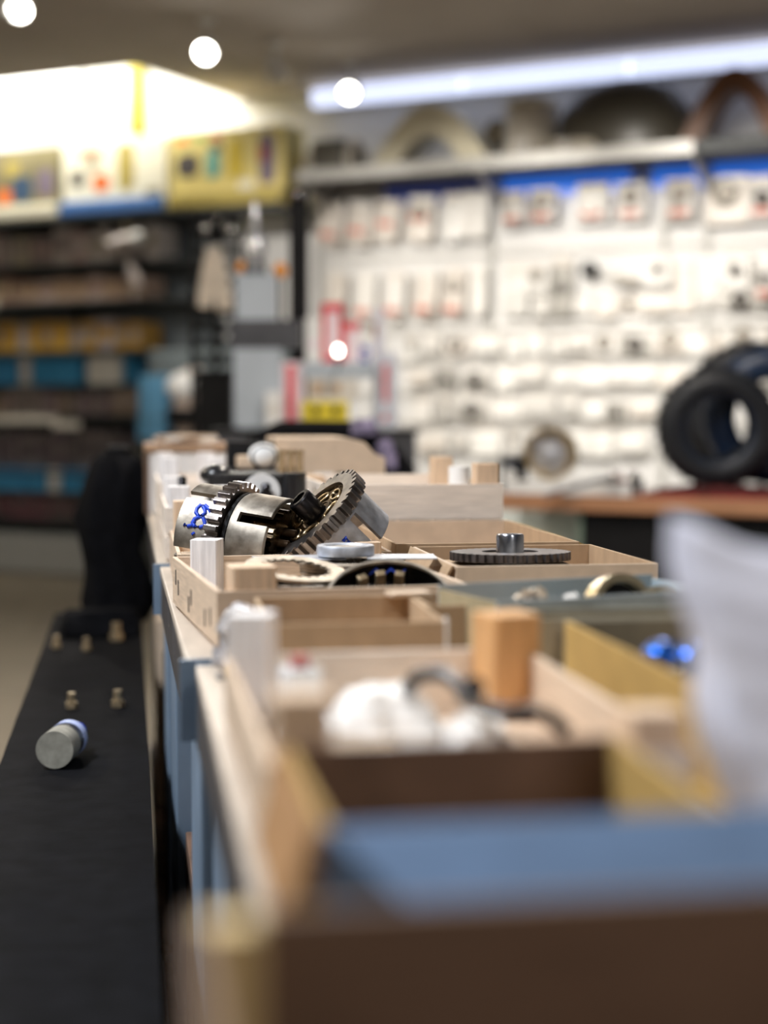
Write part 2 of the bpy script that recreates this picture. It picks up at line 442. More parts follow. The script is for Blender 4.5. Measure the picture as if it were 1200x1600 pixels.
# things on the lower shelves
def carton_plain(name, lab, x, y, z, w, l, h, m, rot=0, tape=True):
    t = thing(name, lab, 'box', (x, y, z), rot)
    b = MB(); b.box(-w / 2, w / 2, -l / 2, l / 2, 0, h); part('body', b, m, t, bevel=.002)
    if tape:
        b = MB(); b.box(-.018, .018, -l / 2 - .001, l / 2 + .001, h, h + .001); part('tape', b, card_pale, t)
    return t
carton_plain('storage_carton', 'dark brown carton on the lower shelf below the middle table', .17, 2.05, .251, .2, .34, .26, card_dark)
carton_plain('storage_carton', 'black carton on the lower shelf below the far table', .16, 3.05, .251, .2, .4, .36, blk, tape=False)
carton_plain('storage_carton', 'pale carton on the lower shelf at the end of the far table', .13, 3.55, .251, .16, .25, .40, card_pale)
b = MB(); b.box(-.010, .010, 0, .012, 0, .62)
one('wooden_lath', b, wyel, 'thin yellow wooden lath standing upright under the near table edge', 'lath', (.09, 1.42, .2505))

# ================================================================== BLACK BENCH IN THE AISLE
t = thing('low_bench', 'long low bench covered in black cloth beside the display tables', 'bench', (-.085, 0, 0))
b = MB(); b.box(-.105, .105, .85, 4.05, .52, .585); part('bench_top', b, blk, t)
b = MB()
n = 60
for i in range(n):
    y0_ = .84 + 3.22 * i / n; y1_ = .84 + 3.22 * (i + 1) / n
    w0 = .004 * sin(i * 1.7) + .003 * sin(i * .6); w1 = .004 * sin((i + 1) * 1.7) + .003 * sin((i + 1) * .6)
    b.hexa([(-.118 + w0, y0_, .08), (.112, y0_, .08), (.112, y1_, .08), (-.118 + w1, y1_, .08), (-.106, y0_, .592 + w0 * .2), (.106, y0_, .592), (.106, y1_, .592), (-.106, y1_, .592 + w1 * .2)])
part('cloth', b, blkcloth, t)
for yy in (.95, 3.9):
    for xx in (-.08, .08):
        b = MB(); b.box(xx - .015, xx + .015, yy - .015, yy + .015, 0, .52); part('leg', b, blk, t)
BZ = .594
# slumped sack at the far end
p = pz(180, 955, BZ)
b = MB()
prof = [(0, .0), (.075, .0), (.088, .05), (.078, .12), (.074, .17), (.088, .25), (.085, .33), (.062, .385), (.03, .405), (0, .41)]
b.lathe(prof, 26, Matrix.Diagonal((1, .8, 1, 1)), closed=False)
b.v = [(x + .012 * sin(z * 23) + .006 * sin(5 * math.atan2(y, x) + z * 30), y + .006 * cos(7 * math.atan2(y, x)), z) for x, y, z in b.v]
t = thing('slumped_sack', 'black slumped sack standing at the far end of the black bench', 'sack', (p.x + .003, 3.88, BZ))
part('body', b, blkcloth, t, smooth=60)
b = MB(); b.torus(.022, .008, 16, 8, T(.01, 0, .412)); part('tie', b, blk, t, smooth=60)
b = MB(); b.blob([(-.09, -.09, 0), (.09, -.09, 0), (.09, .06, 0), (-.09, .06, 0), (-.075, -.07, .055), (.08, -.06, .06), (.08, .05, .05), (-.07, .05, .05)], 8, .1, .006, 4)
one('folded_jacket', b, blkcloth, 'black folded jacket lying before the black sack on the bench', 'jacket', (-.075, 3.68, BZ), 0, smooth=60)
# bottle lying on the bench
p = pz(100, 1196, BZ)
Mb = RX(-pi / 2)
t = thing('small_bottle', 'small bottle with blue cap and pale label lying on the black bench', 'bottle', (p.x - .012, p.y - .02, BZ + .027), (0, 0, radians(-12)))
b = MB(); b.lathe([(0, 0), (.024, 0), (.026, .004), (.026, .085), (.012, .105), (.012, .112), (0, .112)], 24, Mb); bb_ = part('body', b, blkgloss, t, smooth=40)
b = MB(); b.lathe([(.0, -.0006), (.0268, -.0006), (.0268, .045), (.0262, .045), (.0262, -.0002), (0, -.0002)], 24, Mb); part('label', b, mat('grubby_label', (.26, .25, .21), rough=.7, var=.25, scale=60), bb_, smooth=40)  # label in a mottled grey
b = MB(); b.lathe([(.0262, .066), (.0268, .066), (.0268, .086), (.0262, .086)], 24, Mb); part('neck_band', b, mat('pale_blue', (.45, .52, .80), var=.1), t, smooth=40)
b = MB(); b.cyl(.015, .107, .13, 20, Mb); part('cap', b, ink, t, smooth=40)
brass = mat('dull_brass', (.62, .48, .30), rough=.35, metal=.8, var=.3, scale=60)
for i, (px, py, sc, lab) in enumerate([(112, 1106, 1.0, 'brass fitting left of its twin in the middle of the black bench'), (184, 1104, 1.1, 'brass fitting beside the table in the middle of the black bench'),
                                       (88, 1012, 1.0, 'leftmost brass fitting before the folded black jacket'), (135, 1016, 1.0, 'middle brass fitting before the folded black jacket'), (182, 1000, 1.5, 'largest brass fitting, right before the folded black jacket')]):
    p = pz(px, py, BZ)
    t = thing('brass_fitting', lab, 'fitting', (p.x, p.y, BZ), i, 'brass fittings on the bench')
    b = MB(); b.cyl(.010 * sc, 0, .010 * sc, 6); part('hex_nut', b, brass, t)
    b = MB(); b.cyl(.0065 * sc, .010 * sc, .026 * sc, 14); part('thread', b, brass, t, smooth=40)

# ================================================================== CRATES AND CARTONS
def crate(lab, x, y, z, w, l, hb=.058, hp=.088, ps=.036, rot=0.0, bm=None, pm=None, nb=1, posts=None, staples=False, t=.005, name='wooden_crate', cat='crate', far=None, prot=None):
    """origin at the near-left outer corner"""
    o = thing(name, lab, cat, (x, y, z), rot)
    bx, by = bm or (wx, wy)
    for (i, j) in ((0, 0), (1, 0), (0, 1), (1, 1)):
        cx = t + ps / 2 if i == 0 else w - t - ps / 2
        cy = t + ps / 2 if j == 0 else l - t - ps / 2
        h = hp; pmm = pm or wz; sz = ps; rr = 0
        if posts and (i, j) in posts:
            d = posts[(i, j)]; h = d.get('h', hp); pmm = d.get('m', pmm); sz = d.get('s', ps); rr = d.get('r', 0); cx += d.get('dx', 0)
        q = sz / 2; c = q * .12
        poly = [(-q, -q + c), (-q + c, -q), (q - c, -q), (q, -q + c), (q, q - c), (q - c, q), (-q + c, q), (-q, q - c)]
        b = MB(); b.prism(poly, .006, h, T(cx, cy, 0) @ RZ(rr)); part('corner_post', b, pmm, o, bevel=.0008)
    for k in range(nb):
        z0 = .004 + k * (hb - .004) / nb; z1 = .004 + (k + 1) * (hb - .004) / nb - (.006 if nb > 1 and k < nb - 1 else 0)
        b = MB(); b.box(t, w - t, 0, t, z0, z1); part('end_board', b, bx, o, bevel=.0006)
        b = MB(); b.box(t, w - t, l - t, l, z0, z1); part('end_board', b, far or bx, o, bevel=.0006)
        for sx in (0, w - t):
            b = MB(); b.box(sx, sx + t, 0, l, z0, z1); sb = part('side_board', b, by, o, bevel=.0006)
            if staples and sx == 0:
                for q in range(6):
                    yy = [.045, .085, .20, .222, .32, .345][q]; zz = [.020, .014, .022, .012, .02, .03][q]
                    b = MB(); b.box(-.0012, 0, yy, yy + .0018, zz, zz + .018); part('staple', b, paintdark, sb)
    ns = 5
    for k in range(ns):
        a = w * k / ns + .004; e = w * (k + 1) / ns - .004
        b = MB(); b.box(a, e, .001, l - .001, 0, .004); part('bottom_slat', b, by, o)
    return o

def carton(lab, x, y, z, w, l, h, rot=0.0, mo=None, mi=None, t=.0035, flaps=(), name='open_carton', cat='carton', mats=None, hs=None):
    """open topped carton, origin at near-left outer corner; each wall a part. hs: heights near,far,left,right"""
    o = thing(name, lab, cat, (x, y, z), rot)
    mo = mo or card; mats = mats or {}
    hs = hs or (h, h, h, h)
    g = .0002
    b = MB(); b.box(t, w - t, t, l - t, 0, t); part('base', b, mats.get('base', mo), o)
    for nm, bb in (('near', (g, w - g, 0, t, 0, hs[0])), ('far', (g, w - g, l - t, l, 0, hs[1])), ('left', (0, t, t + g, l - t - g, 0, hs[2])), ('right', (w - t, w, t + g, l - t - g, 0, hs[3]))):
        b = MB(); b.box(*bb); part('wall_panel', b, mats.get(nm, mo), o, bevel=.0008)
    for poly in flaps:             # free quads: four 3D points + thickness dir handled by solid
        (q, m) = poly
        q = [Vector(v) for v in q]
        nrm = (q[1] - q[0]).cross(q[3] - q[0]).normalized() * t
        b = MB(); b.hexa([*q, *[v + nrm for v in q]]); part('flap', b, m, o, bevel=.0008)
    return o

# --- nearest crate: only its far board and far-left post are in the frame
crate('dark wooden crate with a yellow corner post at the very front of the table', .018, .14, TZ + .001, .46, .405, hb=.066, hp=.066, ps=.018, bm=(wdx, wdx), pm=wdx, posts={(0, 1): dict(m=wyel, h=.067, s=.017)})
# --- blue fronted carton
bw, bl, bh = .176, .165, .065
carton('open carton with blue printed front, dark brown inside and tan side flap', .078, .652, TZ + .001, bw, bl, bh, mo=card_dark,
       mats={'near': card_blue, 'left': card_ochre, 'right': card_ochre, 'far': card_dark},
       flaps=[([(-.002, .0, bh - .002), (-.002, bl, bh - .002), (-.014, bl - .008, bh - .046), (-.016, .006, bh - .048)], mat('card_tan_orange', (.38, .20, .08), rough=.75, var=.12, scale=20)),
              ([(.0, -.001, bh), (.240, -.001, bh + .002), (.235, -.028, bh - .028), (.030, -.028, bh - .026)], card_blue)])
# dark parts in it
for i in range(9):
    rng = random.Random(i + 40)
    x = .105 + (i % 3) * .048 + rng.uniform(-.006, .006); y = .685 + (i // 3) * .045 + rng.uniform(-.005, .005)
    where = ['near', 'middle', 'far'][i // 3] + ' row, ' + ['left', 'centre', 'right'][i % 3]
    t = thing('bearing_ring', 'oily bearing ring in the blue fronted carton, ' + where, 'bearing', (x, y, TZ + .0185 + .004 * (i % 2)), (rng.uniform(-.25, .25), rng.uniform(-.25, .25), 0), 'bearing rings in the blue carton')
    mm = [brass, darkrust, oily][(i * 2) % 3]
    b = MB(); b.lathe([(.012, -.008), (.021, -.008), (.021, .008), (.012, .008)], 24); part('outer_race', b, mm, t, smooth=40)
    b = MB(); b.lathe([(.007, -.007), (.010, -.007), (.010, .007), (.007, .007)], 20); part('inner_race', b, steel, t, smooth=40)
# --- milky plastic sack, right foreground
b = MB()
b.blob([(.296, .660, TZ + .001), (.56, .62, TZ + .001), (.58, .80, TZ + .001), (.312, .80, TZ + .001),
        (.256, .735, 1.046), (.50, .64, .962), (.52, .70, .958), (.264, .765, 1.044)], 22, .05, .0035, 11)
t = thing('plastic_sack', 'milky white plastic sack leaning upright at the right foreground', 'sack', (0, 0, 0))
part('body', b, plastic, t, smooth=60)
b = MB(); b.blob([(.42, .635, .90), (.50, .625, .90), (.51, .64, .90), (.43, .655, .90), (.40, .65, .95), (.47, .635, .95), (.48, .66, .95), (.41, .67, .95)], 6, .1, .002, 3)
part('seam_fold', b, plastic, t, smooth=60)

# --- pale fruit crate with white bags
D0 = (.068, .822)
crate('pale wooden crate with orange far corner post holding white plastic bags', D0[0], D0[1], TZ + .001, .234, .385, hb=.054, hp=.088, ps=.030,
      bm=(wwx, wy), posts={(1, 1): dict(m=woz, s=.040, r=radians(14), h=.084), (0, 1): dict(m=wwz, s=.032, r=radians(-20), h=.088), (1, 0): dict(s=.030, h=.074)}, far=wwx)
def bagat(lab, x, y, z, sx, sy, h, seed, m=whitebag, name='poly_bag', cat='bag', nz=.006):
    b = MB(); b.blob([(-sx, -sy, 0), (sx, -sy, 0), (sx, sy, 0), (-sx, sy, 0), (-sx * .55, -sy * .5, h), (sx * .35, -sy * .4, h * .9), (sx * .5, sy * .5, h), (-sx * .5, sy * .4, h * .85)], 12, .12, nz, seed)
    return one(name, b, m, lab, cat, (x, y, z), 0, smooth=60)
bagat('crumpled white plastic bag peaked at the centre of the pale crate', .172, 1.09, TZ + .006, .050, .05, .042, 3, nz=.0025)
bagat('low white plastic bag at the left of the pale crate', .112, 1.03, TZ + .006, .024, .05, .036, 5, nz=.003)
bagat('small white plastic bag right of the black cable in the pale crate', .228, 1.04, TZ + .006, .026, .05, .030, 8, nz=.003)
b = MB(); b.box(-.028, .028, -.03, .03, 0, .034)
t = thing('small_carton', 'small tan carton among white bags at the left of the pale crate', 'box', (.130, .925, TZ + .006), radians(4))
part('body', b, card_pale, t, bevel=.001)
b = MB(); b.box(-.026, .026, -.004, .004, .034, .0345); part('tape', b, white, t)
b = MB(); b.box(-.012, .012, -.012, .012, 0, .05)
t = thing('bottle_cap_box', 'tiny red capped white box beside the left post of the pale crate', 'box', (.118, 1.135, TZ + .006), .3)
part('body', b, white, t, bevel=.001)
b = MB(); b.cyl(.007, .05, .058, 14); part('cap', b, mat('dull_red', (.45, .08, .06)), t, smooth=40)
cab = [(.185, 1.07, .046), (.19, 1.06, .058), (.205, 1.045, .062), (.215, 1.03, .054), (.225, 1.01, .045), (.235, 1.0, .043), (.25, .99, .045), (.262, .985, .042), (.272, .975, .034)]
b = MB(); b.tube([(x, y, TZ + .002 + z) for x, y, z in cab], .0050, 8)
t = thing('black_cable', 'short black cable curled over the white bags in the pale crate', 'cable'); part('sheath', b, blkgloss, t, smooth=60)
b = MB(); b.cyl(.007, 0, .03, 12, T(.218, 1.032, TZ + .05) @ RX(1.2) @ RZ(.3)); part('plug', b, blkgloss, t, smooth=40)

# --- cartons behind it
carton('low open cardboard box with white tape on its corner, empty, behind the pale crate', .113, 1.325, TZ + .001, .150, .195, .060, mo=card, rot=radians(-.5))
b = MB(); b.box(.2615, .2640, 1.322, 1.330, TZ + .015, TZ + .0635)
one('tape_strip', b, white, 'white tape strip on the corner of the low empty cardboard box', 'tape')
carton('narrow brown carton between the empty box and grey metal box', .2665, 1.43, TZ + .001, .048, .105, .060, mo=card)
carton('olive grey carton behind the ochre sided box', .327, 1.262, TZ + .001, .25, .055, .069, mo=card_olive, mats={'near': mat('card_olive_front', (.36, .32, .235), rough=.7, var=.2, scale=15)})
carton('ochre sided open carton holding blue capped dark parts at the right', .346, .86, TZ + .001, .25, .395, .068, mo=card_ochre, mats={'base': card_dark, 'far': card_olive})
for i, (px, py, d, r) in enumerate([(1038, 1012, 1.16, .019), (1088, 1016, 1.13, .019), (1062, 1050, 1.08, .017), (1105, 1062, 1.05, .017)]):
    c = pt(px, py, d); rng = random.Random(i)
    lab = ['blue capped dark cylinder, left of the far pair in the ochre carton', 'blue capped dark cylinder, right of the far pair in the ochre carton', 'dark blue cylinder, left of the near pair in the ochre carton', 'dark blue cylinder, right of the near pair in the ochre carton'][i]
    h = c.z - TZ - .0048
    t = thing('capped_cylinder', lab, 'part', (c.x, c.y, TZ + .0048), 0, 'blue capped parts in the ochre carton')
    b = MB(); b.lathe([(0, 0), (r, 0), (r, h - .012), (r * .8, h - .008), (0, h - .008)], 24); part('body', b, blkgloss, t, smooth=40)
    b = MB(); b.ball(r * .92, T(0, 0, h - .008), 20, 10, sz=.8); part('cap', b, blueano if i < 2 else blkgloss, t, smooth=60)
for i in range(6):
    rng = random.Random(i + 9)
    b = MB(); b.lathe([(.008, 0), (.022, 0), (.024, .012), (.014, .03), (.008, .03)], 18)
    one('dark_fitting', b, blkgloss, 'black flanged fitting, ' + ORD[i] + ' from the far wall of the ochre carton', 'part', (.39 + (i % 2) * .07 + rng.uniform(-.01, .01), 1.20 - i * .035, TZ + .0048), 0, 'flanged fittings in the ochre carton', smooth=40)
# --- grey blue metal box
mi = thing('metal_tray', 'grey blue sheet metal box with rings and rags, beside the cardboard trays', 'metal box', (.318, 1.372, TZ + .001), radians(15))
mw, ml, mh = .24, .118, .069
for nm, bb, m in (('near', (0, mw, 0, .0015, 0, mh), greydirty), ('far', (0, mw, ml, ml + .0015, 0, mh + .004), greymetal), ('l', (0, .0015, .0015, ml, 0, mh), mat('edge_brass_wood', (.42, .34, .2), var=.15)), ('r', (mw - .0015, mw, .0015, ml, 0, mh), greymetal), ('base', (.0015, mw - .0015, .0015, ml, 0, .0015), greydirty)):
    b = MB(); b.box(*bb); part('wall_panel' if nm != 'base' else 'base', b, m, mi)
b = MB(); b.box(-.001, mw + .001, -.002, .0, mh - .004, mh + .001); part('rolled_rim', b, greymetal, mi)
Mi = Matrix.Translation((.318, 1.372, TZ + .003)) @ RZ(radians(15))
for i, (lx, ly, R_, lab) in enumerate([(.165, .062, .034, 'large bearing ring leaning in the grey metal box'), (.218, .075, .026, 'smaller bearing ring at the right end of the grey metal box')]):
    p = Mi @ Vector((lx, ly, R_ * .98 + .012))
    t = thing('bearing_ring', lab, 'bearing', p, (radians(78), 0, radians(15 - 8 * i)))
    b = MB(); b.lathe([(R_ * .78, -.010), (R_, -.010), (R_, .010), (R_ * .78, .010)], 36); part('outer_race', b, mat('pale_brass', (.66, .55, .36), rough=.3, metal=.9, var=.2), t, smooth=40)
    b = MB(); b.lathe([(0, -.004), (R_ * .76, -.004), (R_ * .76, .0), (0, .0)], 30); part('shield', b, blackst, t, smooth=40)
ragm = mat('rag_cream', (.72, .60, .46), rough=.85, var=.15, scale=20)
for i, (lx, ly, s_, h, m, lab) in enumerate([(.072, .06, .020, .066, ragm, 'crumpled cream rag in the grey metal box'), (.105, .055, .016, .055, whitebag, 'white plastic scrap beside the cream rag in the metal box'), (.035, .055, .014, .05, ragm, 'small cream rag at the left end of the metal box')]):
    p = Mi @ Vector((lx, ly, 0)); bagat(lab, p.x, p.y, p.z, s_, s_, h, 20 + i, m, 'rag', 'rag', .008)
p = Mi @ Vector((.052, .05, 0))
b = MB(); b.box(-.006, .006, -.01, .01, 0, .058); t = thing('blue_clip', 'small blue clip between the rags in the metal box', 'clip', p); part('body', b, ink, t, bevel=.001)
b = MB(); b.cyl(.003, .058, .064, 10); part('pin', b, steel, t)

# --- skewed crate with plates (nearest to the clutch baskets)
FR = radians(5)
Fo = Vector((.082, 1.576, TZ + .001))
crate('wooden crate with stapled side board holding flat clutch plates', Fo.x, Fo.y, Fo.z, .262, .385, hb=.060, hp=.090, ps=.040, rot=FR, staples=True,
      posts={(0, 0): dict(s=.046, h=.083, dx=.013), (0, 1): dict(s=.034, r=radians(-22), m=wwz, h=.083, dx=.014), (1, 1): dict(s=.032, h=.076), (1, 0): dict(s=.030, h=.045)}, bm=(wx, wy))
MF = Matrix.Translation(Fo) @ RZ(FR)
def fp(px, py, d): return pt(px, py, d)

# ================================================================== CLUTCH PARTS (in focus)
def frame_up(axis):                # Z = axis, X = camera up as far as possible
    Z = Vector(axis).normalized()
    X = (UP - Z * UP.dot(Z)).normalized()
    Y = Z.cross(X)
    return Matrix((X, Y, Z)).transposed()
def gear_ring(b, R, r_in, z0, z1, nt, depth, M=None):
    prof = []
    for i in range(nt):
        a = 2 * pi * i / nt; p = 2 * pi / nt
        prof += [(a, R - depth), (a + p * .24, R - depth), (a + p * .36, R), (a + p * .78, R), (a + p * .90, R - depth)]
    n = len(prof)
    vs = [(r * cos(a), r * sin(a), z0) for a, r in prof] + [(r * cos(a), r * sin(a), z1) for a, r in prof]
    vs += [(r_in * cos(a), r_in * sin(a), z0) for a, r in prof] + [(r_in * cos(a), r_in * sin(a), z1) for a, r in prof]
    fs = []
    for i in range(n):
        j = (i + 1) % n
        fs += [(i, j, n + j, n + i), (2 * n + i, 3 * n + i, 3 * n + j, 2 * n + j), (i, 2 * n + i, 2 * n + j, j), (n + i, n + j, 3 * n + j, 3 * n + i)]
    return b.add(vs, fs, M)
def fingers(t, Rd, z0, z1, nf, slot, first, m, th=.0055):
    for k in range(nf):
        a0 = radians(first + slot / 2) + 2 * pi * k / nf
        a1 = radians(first - slot / 2) + 2 * pi * (k + 1) / nf
        b = MB(); b.lathe([(Rd - th, z0), (Rd, z0), (Rd, z1 - .001), (Rd - .001, z1), (Rd - th, z1)], 14, None, True, a0, a1)
        part('drum_finger', b, m, t, smooth=35)
def basket(lab, centre, axis, Rg, Rd, L, nt, first, dm, gm, fm, boss=None, gw=.018, gear=True, nf=5, slot=13):
    t = thing('clutch_basket', lab, 'clutch basket', centre, frame_up(axis), 'clutch baskets')
    if gear:
        b = MB(); gear_ring(b, Rg, Rd - .012, -gw / 2, gw / 2, nt, .0068); part('gear_ring', b, gm, t, bevel=.0005)
    b = MB(); b.lathe([(.014, -.003), (Rd - .010, -.003), (Rd - .010, .003), (.014, .003)], 40); fpl = part('face_plate', b, fm, t, smooth=40)
    b = MB(); z0 = gw / 2 if gear else 0
    b.lathe([(Rd - .007, z0 - .004), (Rd - .001, z0 - .004), (Rd, z0), (Rd, z0 + .006), (Rd - .007, z0 + .006)], 48); part('drum_rim', b, dm, t, smooth=35)
    fingers(t, Rd, z0 + .006, L, nf, slot, first, dm)
    for k in range(6):
        a = 2 * pi * k / 6 + .3
        b = MB(); b.torus(.008, .0018, 16, 8, T(.036 * cos(a), .036 * sin(a), -.0045) @ RZ(a) @ Matrix.Diagonal((1, 1.7, 1, 1)))
        part('spring_pocket', b, mat('brassy_edge', (.50, .38, .22), rough=.3, metal=1, var=.4, scale=60), fpl, smooth=60)
    for k in range(3):
        r_ = .022 + .014 * k
        b = MB(); b.lathe([(r_, -.0045), (r_ + .0022, -.0045), (r_ + .0022, -.003), (r_, -.003)], 40); part('face_ridge', b, oily, fpl, smooth=40)
    if boss:
        r_, z_a, z_b = boss
        b = MB(); b.lathe([(r_ * .62, z_a), (r_ * .9, z_a), (r_, z_a + .002 if z_a < z_b else z_a - .002), (r_, z_b), (r_ * .62, z_b)], 32); part('hub_boss', b, blackst, t, smooth=35)
    return t

axA = camdir(-.90, .15, .36)       # towards the closed-left drum
axB = -axA
gA = pt(366, 841, 2.06)
A_ = basket('steel clutch basket marked in blue ink at the left of the pile', gA, axA, .074, .064, .053, 34, -39, steel, gearm, oily, boss=(.018, -.012, .003), nf=5, slot=11)
cB = gA + axB * .022
basket('steel clutch basket in the middle with its open oily end facing right', cB, axB, .07, .0625, .050, 40, 58, steel, gearm, oily, gear=False, boss=(.020, .030, .0), nf=5, slot=13)
# dark spacer ring between the two
t = thing('spacer_ring', 'black ring clamped between the left and middle clutch baskets', 'ring', gA + axB * .0145, frame_up(axB))
b = MB(); b.lathe([(.03, -.004), (.060, -.004), (.060, .004), (.03, .004)], 48); part('ring_body', b, blackst, t, smooth=40)
b = MB(); b.lathe([(.0595, -.002), (.0615, -.002), (.0615, .002), (.0595, .002)], 48); part('rubber_band', b, blk, t, smooth=40)
# inner clutch hub inside the middle basket's opening
t = thing('inner_hub', 'dark oily splined clutch hub inside the middle basket opening', 'hub', cB + axB * .030, frame_up(axB))
b = MB(); gear_ring(b, .048, .026, -.012, .022, 26, .004); part('splined_drum', b, oily, t)
b = MB(); b.lathe([(.0, .012), (.026, .012), (.026, .016), (.012, .016), (.012, .026), (0, .026)], 30); part('end_plate', b, oily, t, smooth=35)
for k in range(5):
    a = 2 * pi * k / 5
    b = MB(); b.cyl(.005, .016, .034, 12, T(.019 * cos(a), .019 * sin(a), 0)); part('spring_post', b, darkrust, t, smooth=40)
# right basket
axC = camdir(.67, -.66, .30)
gC = pt(497, 808, 2.03)
C_ = basket('tilted clutch basket with toothed gear rim and aluminium drum at the right of the pile', gC, axC, .0745, .064, .064, 34, 4, alu, gearm, oily, boss=(.0165, -.036, .002), nf=5, slot=12)
# blue marker strokes on the left drum: traced onto the cylinder
def on_cyl(px, py, c, axis, R):
    r = ray(px, py).normalized(); a = Vector(axis).normalized()
    d0 = CAM - c
    dv = r - a * r.dot(a); ov = d0 - a * d0.dot(a)
    A2 = dv.dot(dv); B2 = 2 * dv.dot(ov); C2 = ov.dot(ov) - R * R
    q = B2 * B2 - 4 * A2 * C2
    if q < 0: return None
    return CAM + r * ((-B2 - sqrt(q)) / (2 * A2))
def zoomA(x, y): return 270 + x / 6, 720 + y / 6
strokes = [[(378, 545), (372, 505), (345, 455), (305, 418), (262, 415), (228, 445), (218, 485), (240, 515), (280, 510), (305, 490), (300, 455), (285, 430)],
           [(300, 625), (302, 580), (285, 535), (245, 525), (205, 545), (185, 580), (205, 615), (255, 622), (298, 612)],
           [(108, 598), (140, 612), (180, 605), (205, 560)], [(186, 676), (196, 690)]]
Ainv = (Matrix.Translation(gA) @ frame_up(axA).to_4x4()).inverted()
for k, st in enumerate(strokes):
    ps = [on_cyl(*zoomA(x, y), gA, axA, .0641) for x, y in st]
    ps = [Ainv @ p for p in ps if p is not None]
    if len(ps) > 1:
        b = MB(); b.tube(ps, .0027, 8); part('marker_stroke', b, ink, A_, 'blue marker stroke' if k == 0 else None, smooth=60)
Cinv = (Matrix.Translation(gC) @ frame_up(axC).to_4x4()).inverted()
ps = [on_cyl(x, y, gC, axC, .0641) for x, y in ((536, 846), (541, 840), (546, 846), (540, 850))]
ps = [Cinv @ p for p in ps if p is not None]
if len(ps) > 1:
    b = MB(); b.tube(ps, .0025, 8); part('marker_stroke', b, ink, C_, smooth=60)

# flat plates in the skewed crate
FB = Fo.z + .0046
def plate_mesh(R, r, th, nt, inner=True):
    b = MB()
    n = nt * 5; prof = []
    for i in range(nt):
        a = 2 * pi * i / nt; p = 2 * pi / nt
        prof += [(a, r), (a + p * .2, r), (a + p * .35, r + .0045), (a + p * .7, r + .0045), (a + p * .85, r)]
    vs = [(q * cos(a), q * sin(a), 0) for a, q in prof] + [(q * cos(a), q * sin(a), th) for a, q in prof]
    vs += [(R * cos(a), R * sin(a), 0) for a, q in prof] + [(R * cos(a), R * sin(a), th) for a, q in prof]
    fs = []
    for i in range(n):
        j = (i + 1) % n
        fs += [(i, n + i, n + j, j), (2 * n + i, 2 * n + j, 3 * n + j, 3 * n + i), (i, j, 2 * n + j, 2 * n + i), (n + i, 3 * n + i, 3 * n + j, n + j)]
    return b.add(vs, fs)
platem = mat('plate_steel', (.52, .47, .40), rough=.45, metal=1, var=.3, scale=50, rvar=.1)
me1_shade = plate_mesh(.056, .036, .0028, 22).mesh('clutch_plate', oily, 30)  # dark steel on the lower plates puts shade into the top plate's hole
me1 = plate_mesh(.056, .036, .0028, 22).mesh('clutch_plate', platem, 30)
c1 = pt(462, 903, 1.755)
n1 = 12
for k in range(n1):
    rng = random.Random(k)
    z = FB + k * .0043
    lab = 'toothed steel clutch plate on top of the left stack in the crate' if k == n1 - 1 else 'toothed steel clutch plate, ' + ORD[k] + ' from the bottom of the left stack'
    one('clutch_plate', me1 if k == n1 - 1 else me1_shade, None, lab, 'clutch plate', (c1.x + (rng.uniform(-.003, .003) if k < n1 - 1 else 0), c1.y + rng.uniform(-.003, .003), z + (.0112 if k == n1 - 1 else .0005)), (radians(10) if k == n1 - 1 else 0, 0, rng.uniform(0, 1)), 'clutch plates in the left stack')
me2 = plate_mesh(.062, .030, .0026, 24).mesh('clutch_plate', platem, 30)
c2 = pt(553, 875, 1.845)
n2 = 17
for k in range(n2):
    rng = random.Random(k + 50)
    lab = 'steel clutch plate on top of the right stack under the aluminium ring' if k == n2 - 1 else 'steel clutch plate, ' + ORD[k] + ' from the bottom of the right stack'
    one('clutch_plate', me2, None, lab, 'clutch plate', (c2.x + rng.uniform(-.005, .005), c2.y + rng.uniform(-.004, .004), FB + k * .0036 + .0003), rng.uniform(0, 1), 'clutch plates in the right stack')
z2 = FB + n2 * .0036 + .0002
# wide thin sheet plates on the stack
for k, (dx, dy, sx, sy, rr, lab) in enumerate([(-.062, .02, .05, .03, .1, 'thin bright shim plate at the left on top of the clutch plates'), (.055, .0, .04, .028, -.1, 'thin bright shim plate at the right on top of the clutch plates')]):
    b = MB(); b.box(-sx, sx, -sy, sy, 0, .0016); q_ = one('shim_plate', b, alu, lab, 'plate', (c2.x + dx, c2.y + dy, z2 + .0004 + .0018 * k), rr, bevel=.0004)
c3 = pt(540, 870, 1.86)
t = thing('aluminium_ring', 'short aluminium ring lying on the stack of clutch plates', 'ring', (c3.x, c3.y, z2 + .0042))
b = MB(); b.lathe([(.024, 0), (.033, 0), (.0335, .002), (.0335, .010), (.0325, .012), (.026, .012), (.024, .010)], 48); part('ring_body', b, alu, t, smooth=35)
b = MB(); b.lathe([(.0, .002), (.0238, .002), (.0238, .0095), (.0, .0095)], 36); part('insert', b, platem, t, smooth=35)
